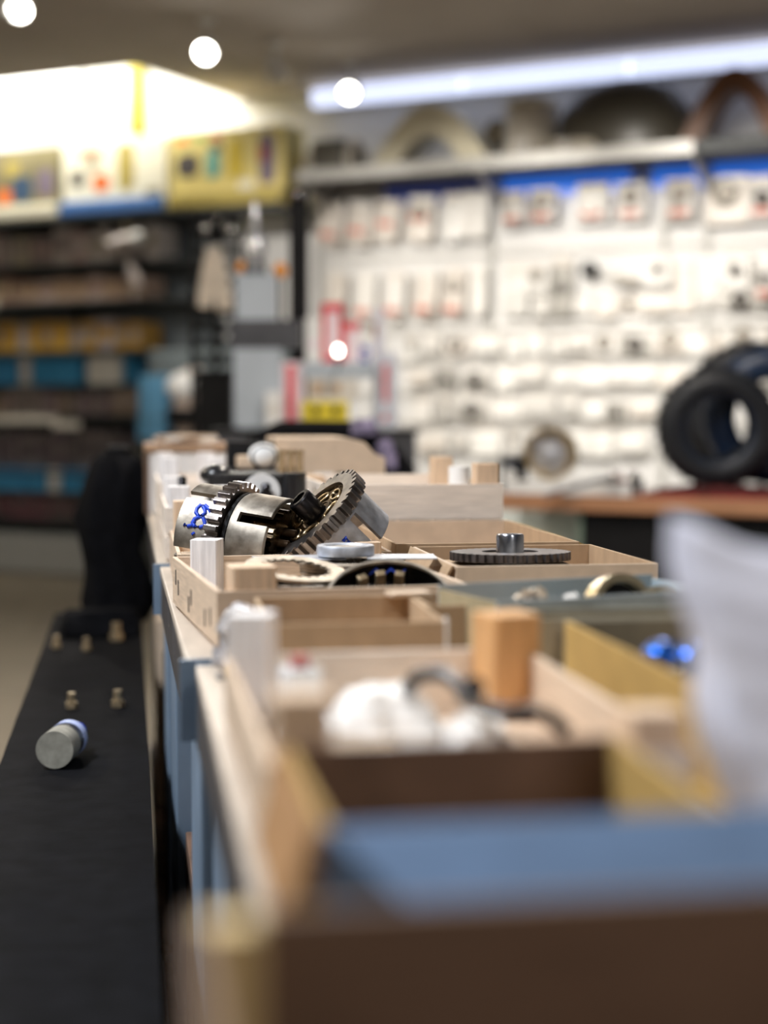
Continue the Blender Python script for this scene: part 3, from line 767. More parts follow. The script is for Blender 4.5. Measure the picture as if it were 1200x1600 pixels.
# dark bell standing at a slant at the front
axG = camdir(0.02, .80, -.60)
cG = pt(608, 938, 1.665)
t = thing('clutch_bell', 'dark round clutch bell tilted open beside the flat plates', 'clutch bell', cG, frame_up(axG))
b = MB(); b.lathe([(.0, -.034), (.060, -.034), (.0655, -.028), (.0665, 0), (.064, 0), (.063, -.027), (.058, -.031), (.0, -.031)], 64); part('bell', b, blackst, t, smooth=40)
b = MB(); b.lathe([(.0638, -.002), (.0668, -.002), (.0668, .001), (.0638, .001)], 64); part('bright_rim', b, platem, t, smooth=40)
for a in (-14, 8, 30, 150, 200):
    b = MB(); b.box(.050, .058, -.005, .005, -.030, -.006, RZ(radians(a))); part('lug', b, brass, t, bevel=.0008)
b = MB(); b.cyl(.012, -.031, -.012, 24); part('centre_boss', b, darkrust, t, smooth=40)
Ginv = (Matrix.Translation(cG) @ frame_up(axG).to_4x4()).inverted()
b = MB(); b.tube([(.0615, .02 * q, -.012 + .004 * (-1) ** k) for k, q in enumerate((-1, -.6, -.2, .2, .6, 1))], .0014, 6); part('marker_stroke', b, ink, t, smooth=60)
b = MB(); b.box(-.02, .02, -.012, .012, 0, .004)
one('wood_offcut', b, wx, 'small wood offcut on the rim of the empty cardboard box', 'offcut', (.262, 1.508, TZ + .0615), .2, bevel=.0006)
# grey foil lump at the corner of the skewed crate
p = pt(366, 945, 1.50)
bagat('crumpled grey foil on the table between pale crate and stapled crate', p.x + .004, 1.50, TZ + .0015, .020, .045, .056, 31, mat('grey_foil', (.50, .47, .47), rough=.35, metal=.3, var=.25, scale=14), 'foil_lump', 'foil', .005)

# ================================================================== CARTON TRAYS RIGHT OF THE BASKETS
carton('long low cardboard tray with a sprocket lying across it', .357, 1.745, TZ + .001, .236, .265, .064, mo=card, rot=radians(.5), mats={'near': card_pale, 'left': card_pale},
       flaps=[([(-.001, .0, .064), (-.001, .26, .064), (-.014, .235, .040), (-.012, .02, .036)], card)])
b = MB(); b.box(-.07, .07, -.07, .07, 0, .050)
cH = pt(797, 866, 1.93)
t = thing('inner_carton', 'closed small carton under the sprocket in the long cardboard tray', 'box', (cH.x, cH.y - .01, TZ + .0048)); part('body', b, card, t, bevel=.001)
b = MB(); b.box(-.015, .015, -.0705, .0705, .050, .0505); part('tape', b, card_pale, t)
t = thing('sprocket', 'dark toothed sprocket with short steel hub lying on the cardboard tray', 'sprocket', (cH.x, cH.y, TZ + .0645), (radians(-1.6), 0, 0))
b = MB(); gear_ring(b, .073, .034, -.005, .005, 40, .004); part('toothed_ring', b, mat('dark_gear', (.12, .11, .11), rough=.4, metal=.8, var=.4, scale=50), t, bevel=.0004)
b = MB(); b.lathe([(.014, -.006), (.036, -.006), (.036, .003), (.014, .003)], 40); part('web', b, oily, t, smooth=35)
b = MB(); b.lathe([(.010, -.004), (.0168, -.004), (.0168, .024), (.0155, .026), (.010, .026)], 32); part('hub', b, mat('blue_steel', (.55, .58, .66), rough=.2, metal=1, var=.3, scale=40), t, smooth=35)
carton('open cardboard box with torn rim behind the sprocket tray', .336, 2.03, TZ + .001, .245, .42, .066, mo=card, mats={'far': card_pale},
       flaps=[([(.246, .08, .066), (.246, .41, .066), (.275, .40, .058), (.285, .10, .052)], card_ochre)])

# ================================================================== CRATES FURTHER BACK
crate('wooden crate holding the clutch baskets', .056, 2.012, TZ + .001, .272, .40, hb=.058, hp=.092, ps=.034, posts={(0, 0): dict(h=.058), (1, 0): dict(h=.05), (0, 1): dict(h=.104)})
crate('stacked pale crate with tall corner posts behind the torn cardboard box', .30, 2.485, TZ + .062, .285, .42, hb=.060, hp=.092, ps=.038, bm=(wwx, wwx), posts={(0, 0): dict(h=.06), (0, 1): dict(h=.06)})
crate('flat wooden crate underneath the stacked pale crate', .30, 2.485, TZ + .001, .285, .42, hb=.050, hp=.060, ps=.036)
crate('white wooden crate on the left edge behind the clutch baskets', .052, 2.53, TZ + .001, .115, .40, hb=.085, hp=.118, ps=.034, bm=(wwx, wwx), pm=wwz, nb=2)
crate('tall pale crate on the left edge before the white cabinet', .048, 2.98, TZ + .001, .13, .42, hb=.105, hp=.150, ps=.034, bm=(wwx, wwx), pm=wwz, nb=2)
# contents
darkm = mat('spark_plug_blue', (.06, .10, .18), rough=.3, metal=.6, var=.3)
p = pt(285, 779, 2.62)
t = thing('threaded_bolt', 'dark blue threaded bolt standing on the white crate left of the baskets', 'bolt', (p.x, p.y, TZ + .0885))
b = MB(); b.cyl(.011, 0, .026, 16); part('shank', b, darkm, t, smooth=40)
b = MB(); b.lathe([(0, .026)] + [(r_, .026 + .0022 * k) for k, r_ in enumerate([.008, .0065, .008, .0065, .008, .0065, .008, .0065])] + [(0, .044)], 14, None, False); part('thread', b, blackst, t)
b = MB(); b.box(-.028, .028, -.1, .1, 0, .0825)
t = thing('white_carton', 'white carton filling the white crate behind the clutch baskets', 'box', (.110, 2.72, TZ + .0058)); part('body', b, card_white, t, bevel=.001)
b = MB(); b.box(-.028, .028, -.012, .012, .0825, .083); part('tape', b, card_pale, t)
# black engine part with cylinder end
p = pt(398, 776, 2.62)
t = thing('engine_block', 'black boxy engine part with shiny round end behind the baskets', 'engine part', (p.x, p.y + .06, TZ + .001))
H_ = pt(398, 740, 2.62).z - TZ - .001
b = MB(); b.box(-.075, .05, -.05, .06, 0, H_); part('casing', b, blkgloss, t, bevel=.004)
b = MB(); b.cyl(.020, 0, H_ + .001, 24, T(.066, -.05, 0)); part('cylinder_end', b, blkgloss, t, smooth=40)
b = MB(); b.ball(.030, T(-.06, .0, H_ - .004), 16, 8, sx=.9, sz=.6); part('dome_cover', b, blkgloss, t, smooth=60)
b = MB(); b.cyl(.030, -.004, 0, 28, T(.012, -.051, H_ - .030) @ RX(pi / 2) @ T(0, 0, .004)); part('white_disc', b, white, t, smooth=40)
b = MB(); b.lathe([(0, 0), (.011, 0), (.011, .02), (.007, .024), (.009, .028), (.006, .034), (0, .036)], 14, T(.018, -.066, H_ - .05), False); part('stud', b, blackst, t, smooth=40)
# white cabinet with brown top
p0 = pz(226, 745, 1.0)
t = thing('white_cabinet', 'white cabinet with brown top at the far end of the crate table', 'cabinet', (.035, 3.70, TZ + .001))
b = MB(); b.box(.006, .215, 0, .30, 0, .142); part('body', b, card_white, t, bevel=.002)
b = MB(); b.box(-.004, .225, -.01, .31, .142, .158); part('top_board', b, mat('brown_board', (.36, .22, .13), var=.15, scale=6, stretch=(2, 12, 12)), t, bevel=.002)
b = MB(); b.box(-.004, .006, -.002, .30, 0, .142); part('side_panel', b, wdx, t)
b = MB(); b.box(.01, .211, -.004, 0, .01, .138); dr = part('door', b, card_white, t, bevel=.001)
b = MB(); b.box(.19, .196, -.012, -.004, .05, .09); part('handle', b, alu, dr)
t = thing('paper_heap', 'pale papers heaped on top of the white cabinet', 'paper', (.13, 3.85, TZ + .160))
for k in range(5):
    b = MB(); b.box(-.06, .06, -.05, .05, k * .004, k * .004 + .0035, RZ(k * .25)); part('sheet', b, [offwhite, card_pale, white][k % 3], t)
# black carton with silver disc, pale carton
p = pt(405, 742, 3.1)
t = thing('black_carton', 'black carton open towards us with crumpled foil and tan packing', 'box', (p.x, p.y, TZ + .001))
b = MB(); H2 = pt(405, 692, 3.1).z - TZ - .001
b.box(-.055, .075, 0, .16, 0, H2 - .05); part('body', b, blk, t)
b = MB(); b.box(-.055, .075, .10, .16, H2 - .05, H2); part('back_flap', b, blk, t)
b = MB(); b.box(-.04, .06, .01, .08, H2 - .05, H2 - .026); part('packing', b, card_pale, t, bevel=.004)
p = pt(412, 712, 3.05)
b = MB(); b.ball(.030, None, 18, 10, sx=1, sy=.7, sz=.8)
t = thing('silver_dome', 'round silver cap lying on the open black carton', 'cap', (p.x, p.y, p.z)); part('dome', b, white, t, smooth=60)
b = MB(); b.torus(.022, .003, 20, 8, T(0, -.012, -.004) @ RX(pi / 2)); part('rim', b, blackst, t, smooth=60)
p = pt(517, 745, 3.2); H3 = pt(517, 684, 3.2).z - TZ - .001
t = thing('pale_carton', 'pale beige carton with torn upper right corner behind the tilted basket', 'box', (p.x, p.y, TZ + .001))
xw = 86 / 2500 * 3.2
b = MB(); b.prism([(-xw, 0), (xw, 0), (xw, H3 * .78), (xw * .82, H3 * .82), (xw * .62, H3 * .95), (xw * .3, H3), (-xw, H3)], -.22, 0, RX(pi / 2)); part('body', b, card_pale, t, bevel=.002)
b = MB(); b.box(-xw * .3, xw * .05, -.004, 0, H3 * .25, H3 * .62); part('white_label', b, white, t)
b = MB(); b.box(xw * .1, xw * .3, -.004, 0, H3 * .45, H3 * .62); part('dark_print', b, blk, t)
for k in range(3):
    p = pt(440 + k * 14, 735, 3.0)
    b = MB(); b.cyl(.007, 0, p.z + .03 - TZ, 10); t = thing('gold_tube', ['leftmost', 'middle', 'rightmost'][k] + ' of three small golden tubes standing before the pale carton', 'tube', (p.x, p.y, TZ + .001)); part('tube_body', b, brass, t, smooth=40)
    b = MB(); b.cyl(.0085, p.z + .03 - TZ, p.z + .038 - TZ, 10); part('tube_cap', b, brass, t, smooth=40)
p = pt(735, 757, 2.75)
t = thing('white_tin', 'small white and dark tin on the stacked pale crate', 'tin', (p.x, p.y, TZ + .0675))
b = MB(); b.cyl(.018, 0, .075, 18, T(-.02, 0, 0)); part('body', b, white, t, smooth=40)
b = MB(); b.cyl(.018, 0, .068, 18, T(.02, 0, 0)); part('dark_body', b, blk, t, smooth=40)

# ================================================================== RIGHT COUNTER
def pick(*a): return random.choice(a)
CZ = .785
cp = pz(1000, 778, CZ)             # a point of its front edge
oC = (cp - WO).dot(WN); sCt = (cp - WO).dot(WD)
MC = Matrix.Translation(wp(sCt, oC, 0)) @ RZ(WROT)   # local x along the counter, local -y towards us
def cpt(px, py, back):             # point on the plane parallel to the wall, 'back' metres behind the counter front
    s, z = onwall(px, py, oC - back); return s - sCt, back, z
xl = cpt(790, 780, 0)[0]
t = thing('sales_counter', 'long counter with wooden front edge and black front, right of the crates', 'counter', wp(sCt, oC, 0), WROT)
cwood = mat('counter_wood', (.42, .21, .11), rough=.45, var=.2, scale=4, stretch=(1, 8, 8))
b = MB(); b.box(xl - .10, 3.0, .01, .75, CZ - .03, CZ); part('counter_top', b, mat('counter_top_white', (.62, .58, .55), rough=.4, var=.1), t)
b = MB(); b.box(xl - .10, 3.0, -.012, .01, CZ - .055, CZ + .004); part('front_edge', b, cwood, t, bevel=.004)
xg = cpt(905, 820, 0)[0]
for k in range(3):
    xa = xg + k * .75
    b = MB(); b.box(xa + .003, xa + .747, .03, .06, 0, CZ - .056); part('front_panel', b, blk, t)
b = MB(); b.box(xl - .10, xg, .40, .45, 0, CZ - .056); part('back_panel', b, card_white, t)
b = MB(); b.box(xl - .10, xg, .03, .40, .40, .42); part('shelf', b, white, t)
glass = mat('greenish_glass', (.75, .92, .82), rough=.05, var=.02, trans=.9, alpha=.35)
b = MB(); b.box(xl - .10, xg - .003, .028, .034, .02, CZ - .057); part('glass_pane', b, glass, t)
b = MB(); b.box(xg - .01, xg + .002, .025, .05, 0, CZ - .056); part('glass_frame', b, mat('green_grey', (.20, .28, .22)), t)
greenc = mat('pale_green_card', (.45, .58, .45), var=.2)
for k in range(6):
    px = 806 + k * 17
    s, bk, z = cpt(px, 800, .2)
    w_ = .03 + .012 * (k % 3); h_ = .10 + .05 * ((k * 7) % 3) / 2
    tt = thing('display_packet', 'pale green and white packet, ' + ORD[k] + ' from the left inside the glass counter', 'packet', MC @ Vector((s, .2, .4205)), WROT, 'packets in the glass counter')
    b = MB(); b.box(-w_ / 2, w_ / 2, -.02, .02, 0, h_); part('body', b, [white, greenc, white][k % 3], tt, bevel=.002)
    b = MB(); b.box(-w_ / 2 * .7, w_ / 2 * .7, -.022, -.02, h_ * .3, h_ * .5); part('print_patch', b, [greenc, white, blk][k % 3], tt)
# white paper sheets, red cloth
def counter_thing(name, lab, cat, px, back, rot=0, group=None):
    s = cpt(px, 760, back)[0]
    return thing(name, lab, cat, MC @ Vector((s, back, CZ + .001)), WROT + rot, group)
for k, (px, bk, w_, lab) in enumerate([(850, .10, .16, 'stack of white papers left on the counter before the gold wheel'), (935, .08, .12, 'stack of white papers at the middle of the counter')]):
    t = counter_thing('paper_stack', lab, 'paper', px, bk, .03)
    for q in range(6):
        b = MB(); b.box(-w_, w_, 0, .16, q * .007, q * .007 + .0065, RZ(.03 * math.sin(q * 2.1))); part('sheet', b, white, t)
t = counter_thing('red_cloth', 'dark red cloth lying along the counter under the tyres', 'cloth', 1110, .03)
b = MB(); b.blob([(-.28, 0, 0), (.40, 0, 0), (.40, .45, 0), (-.28, .45, 0), (-.2, .03, .03), (.38, .03, .035), (.38, .4, .03), (-.2, .4, .03)], 14, .04, .008, 3)
part('cloth_body', b, mat('dark_red_cloth', (.085, .012, .012), rough=.9, var=.4, scale=15), t, smooth=60)
b = MB(); b.box(-.27, .39, -.004, .004, .002, .010); part('hem', b, mat('red_hem', (.35, .03, .03), rough=.8), t)
# tyres standing on the counter
def tyre(lab, px, back, R, r, wdt, lean, mm, yaw=0, z0=None):
    t = counter_thing('scooter_tyre', lab, 'tyre', px, back, yaw, 'tyres on the counter')
    t.location.z += .035 + R if z0 is None else z0
    Mt = RX(pi / 2 + lean)
    b = MB(); b.lathe([(r, -wdt * .35), (r + .015, -wdt * .48), (R * .86, -wdt * .5), (R * .97, -wdt * .34), (R, 0), (R * .97, wdt * .34), (R * .86, wdt * .5), (r + .015, wdt * .48), (r, wdt * .35), (r + .004, wdt * .25), (R * .9, wdt * .2), (R * .9, -wdt * .2), (r + .004, -wdt * .25)], 48, Mt)
    cc = part('carcass', b, mm, t, smooth=50)
    for k in range(30):
        a = 2 * pi * k / 30
        b = MB(); b.box(R * .985, R + .004, -.006, .006, -wdt * .33, wdt * .33, Mt @ RZ(a) @ RX(.35)); part('tread_block', b, mm, cc)
    b = MB(); b.torus(r + .012, .006, 40, 8, Mt @ T(0, 0, wdt * .42)); part('bead', b, rubblue, t, smooth=60)
    return t
tyre('black scooter tyre with bluish sidewall standing foremost on the counter', 1118, .22, .215, .118, .15, .10, rubber, radians(24))
tyre('black scooter tyre leaning behind the foremost one at the right edge', 1205, .46, .255, .14, .15, .06, rubblue, radians(20))
tyre('black scooter tyre farthest back behind the other tyres', 1172, .68, .27, .14, .14, .02, rubber, radians(10))
# gold rimmed wheel
t = counter_thing('gold_pulley', 'gold rimmed round wheel standing on the counter among papers', 'wheel', 861, .22)
t.location.z += .05 + .098
Mt = RX(pi / 2 + .08)
gold = mat('gold_rim', (.46, .34, .16), rough=.35, metal=.8, var=.2)
b = MB(); b.lathe([(.080, -.03), (.098, -.03), (.098, .03), (.080, .03)], 40, Mt); part('rim', b, gold, t, smooth=40)
b = MB(); b.lathe([(.0, -.008), (.08, -.008), (.08, .008), (.0, .008)], 40, Mt); part('disc', b, mat('pale_disc', (.62, .60, .60), rough=.3, metal=.6, var=.3, scale=20), t, smooth=40)
b = MB(); b.lathe([(0, -.0), (.03, -.0), (.03, .035), (.02, .04), (0, .04)], 24, Mt, False); part('hub', b, alu, t, smooth=40)
for k in range(5):
    b = MB(); b.box(.03, .08, -.006, .006, .008, .016, Mt @ RZ(2 * pi * k / 5)); part('spoke', b, alu, t)
# black speaker-like box, silver tool, chrome caps
t = counter_thing('black_cube', 'small black box with round pale window on the counter, left of the gold wheel', 'box', 803, .26)
b = MB(); b.box(-.042, .042, -.04, .04, 0, .125); part('body', b, blk, t, bevel=.004)
b = MB(); b.cyl(.026, 0, .004, 20, T(0, -.04, .062) @ RX(pi / 2)); part('round_window', b, white, t, smooth=40)
b = MB(); b.box(-.03, .03, -.042, -.04, .10, .112); part('blue_band', b, rubblue, t)
t = counter_thing('metal_lever', 'long silver lever lying aslant across the counter edge', 'lever', 905, -.02, 0)
b = MB(); b.box(-.13, .13, -.012, .012, 0, .016, T(0, 0, .03) @ RZ(.5) @ RY(radians(-16))); part('bar', b, mat('dark_silver', (.30, .30, .33), rough=.3, metal=.7), t, bevel=.003)
b = MB(); b.ball(.020, T(.115, .066, .076), 14, 8); part('end_knob', b, chrome, t, smooth=60)
for k, (px, zz) in enumerate([(982, .02), (990, .05)]):
    t = counter_thing('chrome_cap', ['lower', 'upper'][k] + ' of two small chrome caps on the counter left of the tyres', 'cap', px, .12 + .05 * k)
    b = MB(); b.cyl(.014, 0, .02 + zz, 16); part('stem', b, blk, t, smooth=40)
    b = MB(); b.ball(.017, T(0, 0, .03 + zz), 16, 8); part('dome', b, chrome, t, smooth=60)
t = counter_thing('tool_roll', 'dark tool roll lying on the counter between lever and tyres', 'tool', 965, .2, .1)
b = MB(); b.cyl(.03, -.09, .09, 16, T(0, 0, .03) @ RY(pi / 2)); part('roll', b, blk, t, smooth=40)
b = MB(); b.torus(.031, .004, 20, 6, T(.02, 0, .03) @ RY(pi / 2)); part('strap', b, mat('strap_red', (.3, .04, .03)), t, smooth=60)

# ================================================================== CENTRE DISPLAY STAND
DS = 6.2
def dp(px, py, d=DS): return pt(px, py, d)
yawD = -PSI
MM = DS / FPX
base = dp(470, 690)
t = thing('display_stand', 'grey display stand with side panels and shelves at the end of the crate table', 'stand', (base.x, base.y, 0), yawD)
ZB = dp(470, 672).z
def lx(px): return (px - 470) * MM
def lz(py): return dp(470, py).z
greyp = mat('grey_panel', (.42, .47, .53), rough=.5, var=.1, scale=5)
b = MB(); b.box(lx(330), lx(650), -.02, .35, 0, ZB - .012); part('plinth', b, paintdark, t)
b = MB(); b.box(lx(325), lx(655), -.03, .36, ZB - .012, ZB); part('counter_board', b, blk, t)
b = MB(); b.box(lx(366), lx(440), .0, .03, lz(668), lz(545)); part('lower_panel', b, greyp, t)
b = MB(); b.box(lx(370), lx(432), .0, .03, lz(500), lz(428)); part('upper_panel', b, greyp, t)
b = MB(); b.box(lx(360), lx(470), .0, .20, lz(545), lz(500)); part('dark_shelf', b, paintdark, t)
b = MB(); b.box(lx(470), lx(585), .0, .18, lz(590), lz(566)); part('side_shelf', b, greyp, t)
b = MB(); b.box(lx(448), lx(478), .21, .26, lz(672), lz(285)); part('black_upright', b, blk, t)
b = MB(); b.ball(.020, T(lx(462), .19, lz(297)), 14, 8, sx=1, sz=.8); part('upright_finial', b, chrome, t, smooth=60)
b = MB(); b.box(lx(366), lx(372), .03, .20, lz(672), lz(430)); part('back_post', b, paintdark, t)
redm = mat('signal_red', (.66, .045, .06), rough=.5, var=.1); pinkw = mat('pinkish_white', (.80, .68, .74), rough=.5, var=.06)
bluem = mat('deep_blue', (.05, .07, .42), rough=.5); yb = mat('box_yellow', (.78, .62, .03), rough=.5, var=.06)
def dbox(name, lab, cat, x0, x1, y1, y0, m, dep=.07, y=.02, prints=()):
    o = thing(name, lab, cat, Matrix.Translation((base.x, base.y, 0)) @ RZ(yawD) @ Vector(((lx(x0) + lx(x1)) / 2, y, lz(y1) + .001)), yawD)
    W = (x1 - x0) * MM / 2; H = lz(y0) - lz(y1)
    b = MB(); b.box(-W, W, 0, dep, 0, H); part('body', b, m, o, bevel=.002)
    for (a, c, e, f, pm) in prints:
        b = MB(); b.box(-W + 2 * W * a, -W + 2 * W * c, -.0015, 0, H * e, H * f); part('print_patch', b, pm, o)
    return o
dbox('oil_box', 'white packet leftmost on the shelf of red and white boxes', 'box', 478, 502, 566, 497, white, prints=[(.2, .8, .3, .5, pinkw)])
dbox('oil_box', 'tall red and white box on the shelf of the display stand', 'box', 503, 536, 566, 474, redm, prints=[(.25, .8, .12, .85, pinkw)])
dbox('oil_box', 'shorter red topped pink box next to the tall red one', 'box', 537, 562, 566, 503, redm, prints=[(.2, 1, .0, .8, pinkw)])
dbox('blue_packet', 'small deep blue packet right of the red boxes', 'box', 563, 577, 566, 540, bluem, prints=[(.2, .8, .3, .6, white)])
dbox('oil_box', 'red striped pink box standing left of the yellow box', 'box', 441, 475, 668, 566, pinkw, prints=[(.22, .6, .05, .95, redm)], dep=.05, y=-.0)
dbox('white_bottle_box', 'short white packet beside the lower grey panel', 'box', 417, 441, 670, 612, white, y=-.075, prints=[(.2, .8, .4, .6, offwhite)])
o = dbox('yellow_box', 'bright yellow box with two dark round holes on the display stand', 'box', 472, 544, 671, 628, yb, dep=.12, y=-.02)
for sx in (-.035, .04):
    b = MB(); b.cyl(.017, 0, .003, 18, T(sx, 0, .072) @ RX(pi / 2)); part('dark_hole', b, blk, o, smooth=40)
dbox('tall_white_box', 'tall white box with red lettering strip right of the stand', 'box', 588, 622, 671, 550, mat('cool_white', (.74, .76, .84), var=.05), prints=[(.3, .55, .35, .85, redm), (.3, .5, .1, .2, redm)], dep=.05, y=.1)
dbox('tall_white_box', 'slim white box behind the tall white one on the stand', 'box', 582, 600, 671, 478, mat('cool_white', (.74, .76, .84)), dep=.05, y=.2, prints=[(0, .3, .75, .88, cwood)])
dbox('tan_packets', 'tan packet row above the yellow box, left packet', 'packet', 482, 512, 627, 592, offwhite, dep=.05, y=-.01, prints=[(.2, .8, .3, .8, card)])
dbox('tan_packets', 'tan packet row above the yellow box, right packet', 'packet', 514, 560, 627, 594, offwhite, dep=.05, y=.0, prints=[(.1, .4, .4, .8, card)])
# glowing bulb added for a small bright highlight
bp = Matrix.Translation((base.x, base.y, 0)) @ RZ(yawD) @ Vector((lx(530), -.12, lz(590)))
t = thing('small_bulb', 'small glowing bulb in front of the red boxes', 'bulb', bp)
b = MB(); b.ball(.013, T(0, 0, .098), 16, 10, sz=1.4); part('glass_bulb', b, mat('bulb_glow', (1, 1, 1), emit=14, ecol=(1, .97, .86)), t, smooth=60)
b = MB(); b.cyl(.010, .05, .082, 14); part('socket', b, blk, t, smooth=40)
b = MB(); b.tube([(0, 0, .05), (0, 0, .03), (0, .05, .02), (0, .118, .02)], .004, 8); part('bracket', b, blk, t, smooth=60)
# silver lamp and orange bits above the upper grey panel
def dthing(name, lab, cat, px, py, y=.02): return thing(name, lab, cat, Matrix.Translation((base.x, base.y, 0)) @ RZ(yawD) @ Vector((lx(px), y, lz(py) + .001)), yawD)
t = dthing('silver_headlamp', 'silver scooter headlamp on top of the upper grey panel', 'headlamp', 400, 428, .015)
b = MB(); b.lathe([(0, 0), (.03, 0), (.03, .03), (.042, .06), (.045, .10), (.035, .14), (.015, .17), (.008, .28), (0, .28)], 24, None, False); part('shell', b, mat('silver_grey', (.55, .58, .64), rough=.2, metal=.6), t, smooth=50)
b = MB(); b.ball(.028, T(0, -.03, .09), 16, 8, sy=.6); part('lens', b, white, t, smooth=60)
b = MB(); b.box(-.04, .04, -.02, .02, .0, .035); part('bracket', b, blk, t)
orange = mat('indicator_orange', (.80, .30, .02), rough=.3)
for k, px in enumerate((378, 438)):
    t = dthing('orange_indicator', ['left', 'right'][k] + ' orange indicator lamp beside the silver headlamp', 'indicator', px, 428 if k == 0 else 500, .02 if k == 0 else .05)
    z_ = 0 if k == 0 else lz(432) - lz(500)
    b = MB(); b.ball(.02 + .008 * k, T(0, 0, z_ + .022), 14, 8, sy=.7, sz=1.2); part('lens', b, orange, t, smooth=60)
    b = MB(); b.cyl(.008, 0, z_ + .01, 10); part('stalk', b, blk, t, smooth=40)
# tan packets hanging between rack and stand with chrome mirrors
for k, (px, py, w_, h_) in enumerate([(318, 395, 22, 85), (352, 392, 26, 92)]):
    q = dp(px, py + h_, 7.4); q2 = dp(px, py, 7.4)
    t = thing('hanging_packet', ['left', 'right'][k] + ' tan packet hanging slanted between rack and display stand', 'packet', (q.x, q.y, q.z), (0, (.16, -.2)[k], -PSI), 'tan hanging packets')
    W = w_ / 2 * 7.4 / 2500; H = q2.z - q.z
    b = MB(); b.blob([(-W, 0, 0), (W, 0, 0), (W, .05, 0), (-W, .05, 0), (-W, 0.01, H), (W, .01, H), (W, .04, H), (-W, .04, H)], 6, .06, .004, k); part('bag', b, mat('tan_packet', (.80, .70, .58), rough=.4, var=.15, scale=12), t, smooth=60)
    b = MB(); b.box(-W * .9, W * .9, .01, .04, H, H + .03); part('header_card', b, offwhite, t)
for k, (px, py) in enumerate([(321, 358), (363, 359), (340, 342)]):
    q = dp(px, py, 7.35)
    t = thing('round_mirror', ['left', 'right', 'small upper'][k] + ' round bright mirror of the three above the tan hanging packets', 'mirror', (q.x, q.y, q.z), -PSI, 'round mirrors')
    b = MB(); b.ball(.020 if k < 2 else .014, None, 16, 8, sy=.6); part('mirror_glass', b, chrome, t, smooth=60)
    b = MB(); b.torus(.020 if k < 2 else .014, .004, 20, 6, RX(pi / 2)); part('mirror_ring', b, blk, t, smooth=60)
    b = MB(); b.cyl(.004, -.06, -.018, 8); part('stem', b, blk, t)
rk = dp(338, 672, 7.5)
t = thing('black_gridwall', 'tall black slat rack behind the tan hanging packets', 'rack', (rk.x, rk.y, 0), -PSI)
def rz(py): return dp(338, py, 7.5).z
m75 = 7.5 / 2500
for k, px in enumerate((302, 338, 374)):
    b = MB(); b.box((px - 338) * m75 - .012, (px - 338) * m75 + .012, 0, .025, 0, rz(335)); part('upright', b, blk, t)
for k, py in enumerate(range(345, 690, 24)):
    b = MB(); b.box(-36 * m75, 36 * m75, .025, .04, rz(py) - .02, rz(py) + .02); part('slat', b, blk, t)
b = MB(); b.box(-42 * m75, 42 * m75, -.1, .16, 0, .08); part('foot', b, blk, t)
q = dp(345, 645, 7.3)
carton_plain('black_case', 'black box standing left of the lower grey panel', q.x - .02, q.y, ZB * 0 + .0, .16, .16, dp(345, 590, 7.3).z, blk, -PSI, False)
# black bundle draped behind the pale carton
b = MB()
pts_ = [(388, 742), (405, 690), (440, 676), (500, 674), (556, 676), (585, 695), (610, 720), (640, 748)]
d_ = 4.6
ps = [dp(x, y, d_) for x, y in pts_]
t = thing('cable_bundle', 'thick black bundle of cables and foam arching behind the pale carton', 'bundle')
b.tube(ps, [.03, .035, .035, .032, .035, .04, .045, .03], 12); part('bundle', b, blkcloth, t, smooth=60)
purp = mat('purple_grey', (.26, .22, .34), rough=.5, var=.3)
for k, (x, y) in enumerate([(575, 668), (602, 700), (608, 722), (560, 668)]):
    q = dp(x, y, d_ - .05); b = MB(); b.blob([(q.x - .022, q.y - .02, q.z - .02), (q.x + .022, q.y - .02, q.z - .02), (q.x + .022, q.y + .02, q.z - .02), (q.x - .022, q.y + .02, q.z - .02), (q.x - .018, q.y - .02, q.z + .02), (q.x + .015, q.y - .02, q.z + .024), (q.x + .018, q.y + .02, q.z + .02), (q.x - .02, q.y + .02, q.z + .018)], 4, .1, .006, k)
    part('purple_patch', b, purp, t, smooth=60)
st = dp(515, 700, d_ + .1)
t = thing('side_table', 'dark side table carrying the black cable bundle', 'table', (st.x, st.y, 0), -PSI)
zt_ = dp(515, 752, d_).z
b = MB(); b.box(-.26, .26, -.2, .25, zt_ - .03, zt_ - .005); part('table_top', b, paintdark, t)
for sx in (-.23, .23):
    for sy_ in (-.17, .22):
        b = MB(); b.box(sx - .015, sx + .015, sy_ - .015, sy_ + .015, 0, zt_ - .03); part('leg', b, paintdark, t)

# ================================================================== LEFT RACK
OR_ = .42
def Wm(s, o, z): return wp(s, o, z)
rackm = mat('rack_dark', (.045, .05, .05), rough=.5, var=.2); rackb = mat('rack_back', (.20, .23, .25), rough=.6, var=.15, scale=3)
sL = onwall(-140, 640, OR_)[0]; sRr = onwall(298, 640, OR_)[0]
t = thing('wall_rack', 'long dark shelf rack full of small parts along the left wall', 'rack', wp((sL + sRr) / 2, 0, 0), WROT)
hw = (sRr - sL) / 2
ztop = onwall(110, 342, OR_)[1]
rows = [(412, 58), (470, 42), (548, 50), (601, 42), (648, 42), (738, 66), (768, 30), (812, 44)]
b = MB(); b.box(-hw, hw, -.03, -.004, 0, ztop); part('back_panel', b, rackb, t)
b = MB(); b.box(-hw - .6, onwall(450, 330, OR_)[0] - (sL + sRr) / 2, -OR_ - .12, -.03, ztop - .02, ztop); part('top_shelf', b, rackm, t)
zs = [onwall(110, y, OR_)[1] for y, h in rows]
palem = mat('shelf_lip_pale', (.80, .76, .68), rough=.5)
for k, z in enumerate(zs):
    if k == 6: continue
    b = MB(); b.box(-hw, hw, -OR_ - .03, -.031, z - .022, z); sh = part('shelf', b, rackm, t)
